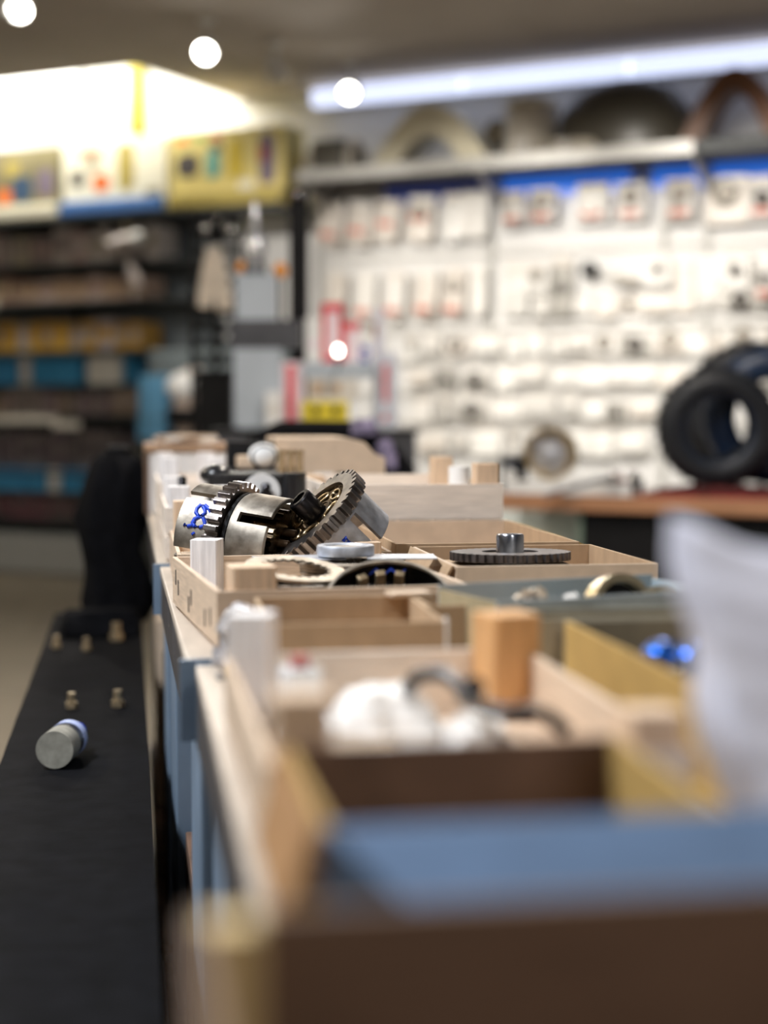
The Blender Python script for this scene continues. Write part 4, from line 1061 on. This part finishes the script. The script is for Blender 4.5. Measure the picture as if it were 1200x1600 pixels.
for k, (xa, xb, z, m) in enumerate([(-.55, .15, zs[4] - .055, palem), (-1.2, -.35, zs[1] - .03, palem), (.1, .32, zs[4] - .09, palem)]):
    b = MB(); b.box(xa, xb, -OR_ - .036, -OR_ - .03, z, z + .05); part('price_strip', b, m, t)
for x in (-hw, 0, hw - .03):
    b = MB(); b.box(x, x + .03, -.08, -.031, 0, ztop - .021); part('upright', b, rackm, t)
b = MB(); b.box(-hw, hw, -OR_ - .10, -.031, .02, onwall(80, 838, OR_ + .1)[1]); part('base_plinth', b, mat('plinth_grey', (.36, .37, .36), rough=.5, var=.15), t)
pal = {
 'greys': [(.40, .36, .35), (.55, .50, .48), (.30, .25, .24), (.50, .38, .36), (.62, .58, .56), (.46, .41, .30)],
 'tan': [(.52, .38, .30), (.48, .34, .20), (.60, .48, .44), (.42, .28, .22), (.56, .45, .30)],
 'ochre': [(.35, .31, .28), (.42, .36, .36), (.48, .28, .05), (.52, .31, .05), (.45, .26, .05)],
 'blue': [(.04, .25, .50), (.62, .60, .56), (.04, .27, .52), (.05, .30, .55), (.70, .69, .64)],
 'brown': [(.20, .16, .15), (.28, .21, .16), (.36, .30, .26), (.22, .15, .19), (.30, .26, .24)],
 'dark': [(.10, .085, .09), (.15, .13, .13), (.12, .09, .11), (.20, .17, .17)],
 'dred': [(.13, .07, .08), (.20, .08, .10), (.10, .09, .09), (.16, .12, .12)]}
rowdef = ['greys', 'tan', 'ochre', 'blue', 'brown', 'dark', 'blue', 'dred']
rown = ['top shelf', 'second shelf', 'third shelf', 'fourth shelf', 'fifth shelf', 'sixth shelf', 'sixth tier', 'lowest shelf']
cname = {'greys': 'grey', 'tan': 'tan', 'ochre': 'ochre', 'blue': 'blue or white', 'brown': 'brown', 'dark': 'dark', 'dred': 'dark red'}
pmc = {}
def palmat(key, i):
    k = (key, i)
    if k not in pmc: pmc[k] = mat('pack_%s_%d' % (key, i), pal[key][i], rough=.55, var=.12, scale=9)
    return pmc[k]
endpx = [228, 222, 218, 200, 216, 208, 160, 190]
bluespec = [(-45, 25), (27, 44), (46, 123), (133, 186), (190, 196)]
for k, ((yb_, hpx), z) in enumerate(zip(rows, zs)):
    if k == 6: continue
    key = rowdef[k]; rng = random.Random(100 + k)
    px = -48; i = 0
    while px < endpx[k]:
        wpx = rng.choice([14, 18, 22, 26]) if key != 'blue' else 0
        if key == 'blue':
            if i >= len(bluespec): break
            px, e = bluespec[i]; wpx = e - px
        hz = (onwall(110, yb_ - hpx, OR_)[1] - z) * (rng.uniform(.72, 1.0) if key != 'blue' else (1.0 if i != 1 else 1.05))
        s0_ = onwall(px + 1, yb_, OR_)[0]; s1_ = onwall(px + wpx - 1, yb_, OR_)[0]
        W = (s1_ - s0_) / 2
        ci = rng.randrange(len(pal[key])) if key != 'blue' else [0, 1, 2, 4, 3][i]
        col_w = {'blue': ['blue', 'white', 'blue', 'white', 'blue'][i] if key == 'blue' else ''}.get(key) or cname[key]
        o = thing('parts_box', '%s parts box, %s from left on the %s of the dark rack' % (col_w, ORD[i], rown[k]), 'box',
                  wp((s0_ + s1_) / 2, OR_ - .13, z + .0005), WROT, 'boxes on the %s' % rown[k])
        dep = .11
        b = MB(); b.box(-W, W, -dep, dep, 0, hz); part('body', b, palmat(key, ci), o)
        b = MB(); b.box(-W * .7, W * .7, -dep - .002, -dep, hz * .35, hz * .75); part('label_patch', b, palmat(key, (ci + 1) % len(pal[key])) if key != 'blue' else palmat('blue', ci), o)
        px += wpx + rng.choice([0, 1, 2]); i += 1
# blue tier: blue trays standing on the dark boxes is replaced by trays on the lowest shelf
for i, (a, e) in enumerate([(-40, 40), (42, 72), (76, 92), (95, 130), (134, 158)]):
    s0_ = onwall(a, 768, OR_ + .02)[0]; s1_ = onwall(e, 768, OR_ + .02)[0]
    z0 = onwall(110, 768, OR_)[1]; z1 = onwall(110, 726, OR_)[1]
    blue = i != 2
    o = thing('parts_tray', ('blue' if blue else 'white') + ' tray, ' + ORD[i] + ' from the left below the sixth shelf of the rack', 'tray', wp((s0_ + s1_) / 2, OR_ - .0, z0), WROT, 'trays below the sixth shelf')
    W = (s1_ - s0_) / 2
    b = MB(); b.box(-W, W, -.02, .10, 0, z1 - z0 - .03); part('body', b, palmat('blue', 0 if blue else 4), o)
    b = MB(); b.box(-W * .8, W * .8, -.022, -.02, .02, .05); part('label_patch', b, palmat('blue', 3 if blue else 1), o)
b = MB(); z0 = onwall(110, 768, OR_)[1]
part('shelf', b.box(-hw, hw, -OR_ - .03, -.031, z0 - .022, z0), rackm, t)
# white lamp arm leaning on rack
t = thing('bent_white_arm', 'pale bent arm shaped part hanging at the right of the rack', 'part')
ps = [Vector(wp(*((onwall(x, y, OR_ + .1)[0],)), OR_ + .1, onwall(x, y, OR_ + .1)[1])) for x, y in [(170, 382), (195, 376), (215, 372), (200, 395), (205, 420), (215, 445), (210, 465)]]
b = MB(); b.tube(ps, [.03, .045, .05, .04, .035, .035, .03], 12); part('arm', b, mat('pale_pink_plastic', (.70, .62, .60), rough=.4), t, smooth=60)
b = MB(); b.ball(.05, Matrix.Translation(ps[2]), 14, 8); part('knob', b, white, t, smooth=60)
# items right of the rack: grey counter with blue box, pale roll
sg, zg = onwall(215, 680, .5)
t = thing('grey_low_cabinet', 'grey low cabinet with rounded top at the right end of the rack', 'cabinet', wp(onwall(250, 690, .9)[0], .85, 0), WROT)
zz0 = onwall(250, 690, .9)[1]
b = MB(); b.box(-.22, .75, -.06, .24, 0, zz0 - .001); part('body', b, rackm, t, bevel=.01)
b = MB(); b.box(-.25, .78, .19, .24, zz0 - .001, onwall(280, 545, .7)[1]); part('back_panel', b, mat('slate_grey', (.16, .19, .20), rough=.6), t, bevel=.02)
def rbox(name, lab, cat, x0, x1, y1, y0, m, o_=.88, dep=.10, extra=None):
    s0_ = onwall(x0, y1, o_)[0]; s1_ = onwall(x1, y1, o_)[0]; z0 = onwall((x0 + x1) / 2, y1, o_)[1]; z1 = onwall((x0 + x1) / 2, y0, o_)[1]
    o = thing(name, lab, cat, wp((s0_ + s1_) / 2, o_, z0), WROT); W = (s1_ - s0_) / 2
    b = MB(); b.box(-W, W, 0, dep, 0, z1 - z0); part('body', b, m, o, bevel=.004)
    b = MB(); b.box(-W * .6, W * .6, -.003, 0, (z1 - z0) * .4, (z1 - z0) * .6); part('label_patch', b, extra or white, o)
    return o
lb = mat('light_blue_box', (.14, .38, .62), rough=.5, var=.1)
rbox('blue_carton', 'light blue box standing at the right end of the dark rack', 'box', 217, 256, 654, 586, lb, extra=lb)
rbox('blue_carton', 'flat light blue box under the standing light blue box', 'box', 215, 256, 688, 656, lb, extra=lb)
q = wp(onwall(292, 688, .88)[0], .80, zz0 + .001)
t = thing('rounded_helmet', 'pale rounded helmet beside the light blue boxes', 'helmet', q, WROT)
b = MB(); b.lathe([(0, 0), (.12, 0), (.13, .06), (.14, .2), (.13, .32), (.10, .40), (.05, .44), (0, .45)], 28, Matrix.Diagonal((1, .8, 1, 1)), False); part('shell', b, mat('helmet_tan', (.50, .40, .34), rough=.35, var=.2, scale=6), t, smooth=60)
b = MB(); b.ball(.12, T(-.02, -.08, .33), 18, 10, sy=.6, sz=.7); part('white_top', b, white, t, smooth=60)
b = MB(); b.box(-.1, .1, -.16, -.08, .1, .2); part('visor', b, blk, t, bevel=.02)
b = MB(); b.box(-.15, .15, -.1, .12, -.0005, .05); part('base_band', b, rackm, t)

# big printed packages on top of the rack
ym = mat('package_yellow', (.72, .60, .22), rough=.5, var=.08); yp = mat('package_pale', (.80, .76, .62), rough=.5, var=.05); yd = mat('package_ochre', (.42, .33, .08), rough=.5, var=.2)
pg = mat('package_olive', (.22, .19, .10), rough=.5, var=.3, scale=6)
teal = mat('print_teal', (.12, .40, .36)); orr = mat('print_orange', (.80, .16, .02)); dk = mat('print_dark', (.06, .05, .05)); rd = mat('print_red', (.55, .05, .08)); sb = mat('print_blue', (.06, .18, .50)); nav = mat('print_navy', (.03, .07, .14)); gr = mat('print_green', (.2, .42, .1)); mau = mat('print_mauve', (.18, .14, .20))
OP = OR_ + .06
def package(lab, xa, xb, body, lip, prints):
    s0_ = onwall(xa, 340, OP)[0]; s1_ = onwall(xb, 325, OP)[0]
    z0 = ztop + .001
    ymid = (xa + xb) / 2
    top_y = 236 - ymid * .098
    z1 = onwall(ymid, top_y, OP)[1]
    o = thing('display_package', lab, 'package', wp((s0_ + s1_) / 2, OP, z0), WROT); W = (s1_ - s0_) / 2 - .008; H = z1 - z0
    b = MB(); b.box(-W, W, 0, .26, 0, H); part('carton', b, body, o, bevel=.008)
    b = MB(); b.box(-W, W, -.05, 0, 0, H * .2); part('lip', b, lip, o, bevel=.02)
    for (u0, u1, v0, v1, m) in prints:
        cxp = (u0 + u1) / 2; rx = (u1 - u0) / 2
        n_ = 10
        poly = [(-W + 2 * W * (cxp + rx * abs(cos(2 * pi * q / n_)) ** .6 * (1 if cos(2 * pi * q / n_) > 0 else -1)), H * ((v0 + v1) / 2 + (v1 - v0) / 2 * abs(sin(2 * pi * q / n_)) ** .6 * (1 if sin(2 * pi * q / n_) > 0 else -1))) for q in range(n_)]
        b = MB(); b.prism(poly, 0, .003, RX(pi / 2)); part('print', b, m, o)
    return o
package('olive and pale yellow display package at the far left above the rack', -70, 94, pg, yp, [(.55, .75, .25, .62, nav), (.42, .55, .25, .45, orr), (.8, .95, .3, .7, mau), (.5, .62, .6, .85, yd)])
package('cream display package with orange print and blue lip, middle one above the rack', 97, 262, yp, sb, [(.3, .46, .32, .56, orr), (.08, .22, .42, .62, dk), (.54, .70, .3, .95, yd), (.15, .4, .8, .9, cwood), (.8, .95, .22, .32, pg), (.25, .34, .62, .78, pg)])
package('yellow display package with small coloured figures, right one above the rack', 266, 446, ym, yd, [(.05, .25, .42, .72, dk), (.32, .44, .38, .75, teal), (.36, .46, .72, .82, dk), (.52, .64, .35, .88, mat('print_gold', (.62, .45, .02))), (.78, .93, .25, .92, mau), (.78, .86, .55, .75, rd), (.05, .16, .86, .94, orr), (.22, .32, .88, .95, gr), (.36, .46, .88, .96, rd), (.6, .75, .2, .34, yp)])

# ================================================================== WHITE PRODUCT WALL
def wbase(px, py, o): s, z = onwall(px, py, o); return wp(s, o, z)
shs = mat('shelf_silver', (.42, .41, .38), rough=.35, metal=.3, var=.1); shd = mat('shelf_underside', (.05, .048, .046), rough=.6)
OS = .50
s0_ = onwall(462, 272, OS)[0]; s1_ = S1 - .1; zsh = onwall(820, 247, OS)[1]
t = thing('top_shelf', 'long grey shelf carrying fairing parts high on the white product wall', 'shelf', wp(0, 0, zsh), WROT)
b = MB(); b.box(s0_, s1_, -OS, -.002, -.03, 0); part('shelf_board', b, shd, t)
cuts = [s0_, onwall(722, 260, OS)[0], onwall(1085, 240, OS)[0], s1_]
for k in range(3):
    b = MB(); b.box(cuts[k] + .004, cuts[k + 1] - .004, -OS - .012, -OS, -.045, .03); part('front_lip', b, shs if k < 2 else rackm, t, bevel=.004)
for px in (500, 770, 1100, 1250):
    sx = onwall(px, 270, .2)[0]
    b = MB(); b.prism([(-.45, -.03), (-.002, -.03), (-.002, -.22), (-.06, -.22)], -.012, .012, T(sx, 0, 0) @ RZ(pi / 2) @ RX(pi / 2)); part('bracket', b, shs, t)
# blue header panels below it; glow added against the shelf's shade
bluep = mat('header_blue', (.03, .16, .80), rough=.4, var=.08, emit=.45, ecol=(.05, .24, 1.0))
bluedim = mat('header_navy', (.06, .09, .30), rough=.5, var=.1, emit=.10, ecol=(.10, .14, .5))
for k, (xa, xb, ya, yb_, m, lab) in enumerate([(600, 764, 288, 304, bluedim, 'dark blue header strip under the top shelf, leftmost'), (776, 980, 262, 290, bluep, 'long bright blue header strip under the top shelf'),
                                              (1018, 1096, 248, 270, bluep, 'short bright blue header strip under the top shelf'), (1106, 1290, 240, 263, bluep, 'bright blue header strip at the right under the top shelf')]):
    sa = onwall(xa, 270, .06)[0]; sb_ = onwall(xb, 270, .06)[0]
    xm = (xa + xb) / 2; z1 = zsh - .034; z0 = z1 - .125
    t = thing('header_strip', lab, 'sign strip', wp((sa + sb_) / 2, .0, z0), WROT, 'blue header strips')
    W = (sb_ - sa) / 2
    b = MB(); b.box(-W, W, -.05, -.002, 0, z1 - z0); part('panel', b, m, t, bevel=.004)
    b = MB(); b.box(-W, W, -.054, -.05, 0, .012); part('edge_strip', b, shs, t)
# uprights + horizontal rails (setting of the wall)
seamm = mat('wall_seam_grey', (.42, .41, .38), rough=.5, var=.1)
for k, px in enumerate((497, 766, 1036, 1102)):
    sx = onwall(px, 500, .03)[0]
    b = MB(); b.box(sx - .016, sx + .016, -.03, -.002, .3, onwall(px, 280, .03)[1], Mw); struct('trim_%d' % (k + 2), b, seamm)
railm = mat('rail_pale', (.62, .60, .56), rough=.4, var=.1)
zr = [onwall(820, y, .05)[1] for y in (392, 512, 562, 612, 662, 702)]
sa, sb_ = onwall(490, 500, .05)[0], S1 - .1
for k, z in enumerate(zr):
    b = MB(); b.box(sa, sb_, -.028, -.002, z - .012, z + .012, Mw); struct('trim_%d' % (k + 6), b, railm)

# hanging packets
pw = [mat('packet_white', (.78, .75, .70), rough=.4, var=.05), mat('packet_cream', (.70, .64, .57), rough=.4, var=.1, scale=8), mat('packet_grey', (.50, .47, .43), rough=.35, var=.2, scale=10), mat('packet_clear', (.66, .64, .60), rough=.25, var=.2, scale=14)]
pinko = mat('packet_orange', (.66, .20, .13), rough=.5)
contm = [mat('content_grey', (.30, .27, .23), rough=.4, metal=.4, var=.3), mat('content_pale', (.85, .83, .78), rough=.35, var=.08), mat('content_dark', (.10, .09, .08), rough=.5)]
def packet(lab, px, y0, y1, wpx, i, group, tilt=0.0, red=None, content=0, o=.10, m=None, hook=True, style=0):
    s, ztop_ = onwall(px, y0, o); zb = onwall(px, y1, o)[1]
    H = ztop_ - zb; W = wpx / 2 * 4e-3 * (10 / 10)
    t_ = thing('hanging_packet', lab, 'packet', wp(s, o, zb), (0, tilt, WROT), group)
    mm = m or pw[i % 4]
    if style == 0:
        b = MB(); b.blob([(-W, 0, 0), (W, 0, 0), (W, .05, 0), (-W, .05, 0), (-W, .015, H * .86), (W, .015, H * .86), (W, .035, H * .86), (-W, .035, H * .86)], 5, .07, .004, i); part('bag', b, mm, t_, smooth=60)
        b = MB(); b.box(-W * .95, W * .95, .018, .032, H * .86, H); part('header_card', b, pw[(i + 1) % 2], t_)
    else:
        b = MB(); b.box(-W, W, .01, .014, 0, H); part('backing_card', b, pw[0], t_)
        b = MB(); b.box(-W * .8, W * .8, -.02, .01, H * .12, H * .62); part('blister', b, mm, t_, bevel=.006)
    if red is not None:
        b = MB(); b.box(-W * .6, W * .6, -.022, -.008, H * red, H * (red + .13)); part('red_print', b, pinko, t_, bevel=.003)
    if content == 1:
        b = MB(); b.torus(W * .55, W * .2, 20, 8, T(0, -.012, H * .5) @ RX(pi / 2)); part('content_ring', b, contm[1], t_, smooth=60)
    elif content == 2:
        b = MB(); b.ball(W * .6, T(0, -.008, H * .62), 14, 8, sy=.4); part('content_part', b, contm[0], t_, smooth=60)
    elif content == 3:
        b = MB(); b.ball(W * .5, T(0, -.02, H * .5), 12, 8, sy=.5); part('content_part', b, contm[2], t_, smooth=60)
    if hook:
        b = MB(); b.cyl(.005, 0, o - .012, 8, T(0, .03, H * .95) @ RX(-pi / 2)); part('peg_hook', b, shs, t_)
    return t_
grp = 'packets in the top row of the white wall'
row1 = [(512, 302, 385, 40, 1, .20, 0), (556, 298, 383, 42, 1, .25, 0), (600, 296, 378, 40, 1, .35, 0), (652, 290, 378, 44, 1, .45, 2), (700, 286, 376, 34, 3, None, 0), (734, 280, 372, 48, 0, None, 0),
        (800, 282, 352, 36, 2, .1, 0), (846, 278, 348, 44, 2, .1, 2), (925, 268, 346, 50, 0, .1, 1), (985, 268, 345, 46, 0, .12, 2), (1062, 262, 345, 46, 2, .12, 2), (1134, 258, 350, 60, 1, None, 2), (1192, 258, 345, 46, 2, .15, 3), (1236, 256, 344, 40, 1, None, 0)]
for i, (px, y0, y1, w_, mi_, red, ct) in enumerate(row1):
    y0 += 16
    packet('%s packet%s, %s from left in top row of the white wall' % (['white', 'cream', 'grey', 'clear'][mi_], ' with red print' if red else '', ORD[i]), px, y0, y1, w_, i, grp, .10 if i < 6 else 0.0, red, ct, m=pw[mi_])
grp = 'packets in the second row of the white wall'
row2 = [(520, 425, 500, 34, 1, .12, 0), (565, 424, 500, 36, 0, .1, 0), (612, 424, 498, 36, 0, .1, 0), (660, 420, 496, 38, 1, .1, 0), (705, 418, 494, 36, 1, .08, 2), (745, 415, 492, 26, 0, None, 0), (838, 412, 460, 34, 3, None, 2), (1028, 396, 446, 34, 0, None, 3), (1150, 392, 452, 38, 0, None, 3), (1196, 400, 470, 34, 2, .1, 3)]
for i, (px, y0, y1, w_, mi_, red, ct) in enumerate(row2):
    packet('%s packet, %s from the left in the second row of the white wall' % (['white', 'cream', 'grey', 'clear'][mi_], ORD[i]), px, y0, y1, w_, i + 30, grp, .08 if i < 5 else 0.0, red, ct, m=pw[mi_])
# black round cap and dark small parts hooked on
q = wbase(920, 421, .10)
t = thing('round_black_knob', 'small round black cap hanging alone on the white wall', 'cap', q, WROT)
b = MB(); b.lathe([(0, -.03), (.045, -.02), (.048, .0), (.04, .02), (0, .02)], 20, RX(pi / 2), False); part('knob_body', b, blk, t, smooth=50)
b = MB(); b.cyl(.005, 0, .085, 8, T(0, .01, .02) @ RX(-pi / 2)); part('peg_hook', b, shs, t)
q = wbase(975, 437, .10)
t = thing('grey_lever', 'flat dark grey lever hanging right of the black cap', 'lever', q, WROT)
b = MB(); b.prism([(-.11, .02), (-.02, .035), (.11, .0), (.11, -.03), (.0, -.02), (-.08, -.005)], 0, .02, RX(pi / 2)); part('blade', b, contm[0], t, bevel=.003)
b = MB(); b.cyl(.014, -.005, .025, 14, RX(pi / 2)); part('pivot', b, shs, t, smooth=40)
b = MB(); b.cyl(.005, 0, .095, 8, RX(-pi / 2)); part('peg_hook', b, shs, t)
# rows of white trays below
darktop = mat('tray_content_dark', (.14, .13, .12), rough=.5, var=.5, scale=12); greytop = mat('tray_content_grey', (.40, .38, .34), rough=.4, var=.3, scale=10)
nrow = ['third', 'fourth', 'fifth', 'sixth', 'seventh']
clearm = [pw[0], pw[0], pw[1], pw[3], contm[1], contm[1]]
for r_, (yt, ybm, xs, xe) in enumerate([(404, 500, 782, 1240), (518, 560, 628, 1250), (566, 610, 634, 1250), (616, 662, 640, 1010), (668, 714, 650, 1000)]):
    rng = random.Random(r_ + 5); px = xs; i = 0
    taken = [838, 920, 975, 1028, 1150, 1196] if r_ == 0 else []
    while px < xe and i < 20:
        wpx = rng.choice([30, 36, 44, 52])
        dark = (px > 880 and r_ >= 2 and rng.random() < .5) or rng.random() < .10
        if any(abs(px + wpx / 2 - q) < 30 for q in taken): yt_ = yt + 62
        else: yt_ = yt + rng.choice([0, 4, 8])
        xm = px + wpx / 2; sl = -(640 - (yt + ybm) / 2) / 5000 * (xm - 820)
        packet('%s packet, %s from left in the %s row of the white wall' % ('dark filled' if dark else 'white', ORD[i], nrow[r_]), xm, yt_ + sl, ybm + sl - rng.choice([0, 3, 7]), wpx - 3, i + 60 + r_ * 20,
               'packets in the %s row of the white wall' % nrow[r_], rng.uniform(-.04, .08), None, 3 if dark else rng.choice([0, 0, 0, 2]), o=.07, m=greytop if dark else clearm[rng.randrange(6)], style=rng.choice([0, 0, 1]))
        px += wpx + rng.choice([0, 0, 3]); i += 1

# things on the top shelf
def shelf_thing(name, lab, cat, px, back=.25):
    s = onwall(px, 240, OS - back)[0]
    return thing(name, lab, cat, wp(s, OS - back, zsh + .001), WROT)
PXW = 4.3e-3
cream = mat('cream_fairing', (.86, .79, .58), rough=.4, var=.1, scale=4); gfair = mat('grey_fairing', (.56, .51, .42), rough=.4, var=.15, scale=4); dome = mat('dark_fairing', (.09, .08, .06), rough=.35, var=.2, scale=4); brn = mat('brown_fairing', (.22, .085, .03), rough=.4, var=.2, scale=4)
# cream arched fender
def arch(lab, px, w_, h_, m, thick, back, name='arched_fender', peak=.5):
    t_ = shelf_thing(name, lab, 'fender', px, back)
    n = 16; outer = []; inner = []
    for k in range(n + 1):
        u = -1 + 2 * k / n
        yy = h_ * (1 - abs(u) ** 1.9) 
        outer.append((u * w_, yy)); inner.append((u * (w_ - thick), max(0, (h_ - thick * 1.05) * (1 - abs(u) ** 1.9))))
    b = MB()
    for k in range(n):
        b.hexa([(*outer[k][:1], -.10, outer[k][1]), (outer[k + 1][0], -.10, outer[k + 1][1]), (outer[k + 1][0], .10, outer[k + 1][1]), (outer[k][0], .10, outer[k][1]),
                (inner[k][0], -.10, inner[k][1]), (inner[k + 1][0], -.10, inner[k + 1][1]), (inner[k + 1][0], .10, inner[k + 1][1]), (inner[k][0], .10, inner[k][1])])
    part('shell', b, m, t_, smooth=50)
    for sx in (-1, 1):
        b = MB(); b.box(sx * (w_ - thick * .6) - .03, sx * (w_ - thick * .6) + .03, -.11, .11, 0, .015); part('mount_tab', b, m, t_)
    return t_
arch('cream arched fender standing on the top shelf', 680, .40, .38, cream, .17, .24)
arch('brown arched fender at the right end of the top shelf', 1152, .31, .42, brn, .12, .22)
t = shelf_thing('grey_cylinder', 'grey tapered cylinder on the top shelf beside the cream fender', 'cylinder', 830, .26)
b = MB(); b.lathe([(0, 0), (.17, 0), (.15, .16), (.16, .33), (.145, .36), (0, .36)], 28, None, False); part('shell', b, gfair, t, smooth=50)
b = MB(); b.torus(.155, .012, 28, 8, T(0, 0, .33)); part('rim', b, cream, t, smooth=60)
b = MB(); b.box(-.05, .05, -.175, -.12, .05, .12); part('badge', b, offwhite, t, bevel=.005)
t = shelf_thing('dark_dome', 'large dark domed seat cover on the top shelf', 'seat', 975, .30)
b = MB(); b.lathe([(0, 0), (.38, 0), (.40, .08), (.38, .24), (.30, .36), (.17, .43), (0, .45)], 36, Matrix.Diagonal((1, .45, 1, 1)), False); part('dome', b, dome, t, smooth=60)
b = MB(); b.blob([(-.36, -.20, .0), (-.18, -.20, .0), (-.18, -.05, 0), (-.36, -.05, 0), (-.33, -.19, .11), (-.2, -.19, .09), (-.2, -.08, .1), (-.33, -.08, .1)], 6, .1, .01, 2); part('pale_trim', b, gfair, t, smooth=60)
t = shelf_thing('dark_case', 'dark case with pale rounded end at the left of the top shelf', 'case', 522, .24)
b = MB(); b.box(-.10, .12, -.12, .12, 0, .22); part('body', b, dome, t, bevel=.02)
b = MB(); b.torus(.085, .028, 24, 10, T(.16, -.02, .115) @ RY(pi / 2)); part('pale_ring', b, gfair, t, smooth=60)
b = MB(); b.ball(.09, T(-.14, 0, .1), 16, 8, sx=.6); part('round_end', b, gfair, t, smooth=60)
t = shelf_thing('dark_pipe', 'dark slanted panel between the cream fender and grey cylinder', 'panel', 762, .42)
b = MB(); b.prism([(-.16, 0), (.10, 0), (.12, .30), (.02, .30)], -.02, .02, RX(pi / 2)); part('panel', b, dome, t, bevel=.008)
b = MB(); b.ball(.03, T(.06, -.03, .22), 12, 8); part('yellow_knob', b, gold, t, smooth=60)
t = shelf_thing('pale_rags', 'pale crumpled cover beside the dark dome on the top shelf', 'cover', 900, .07)
b = MB(); b.blob([(-.16, -.05, 0), (.16, -.05, 0), (.16, .04, 0), (-.16, .04, 0), (-.11, -.03, .10), (.10, -.03, .07), (.09, .02, .1), (-.1, .02, .1)], 10, .08, .008, 9); part('body', b, mat('pale_cover', (.50, .45, .36), rough=.4, var=.2, scale=9), t, smooth=60)
b = MB(); b.ball(.03, T(-.05, -.055, .06), 12, 8); part('button', b, offwhite, t, smooth=60)
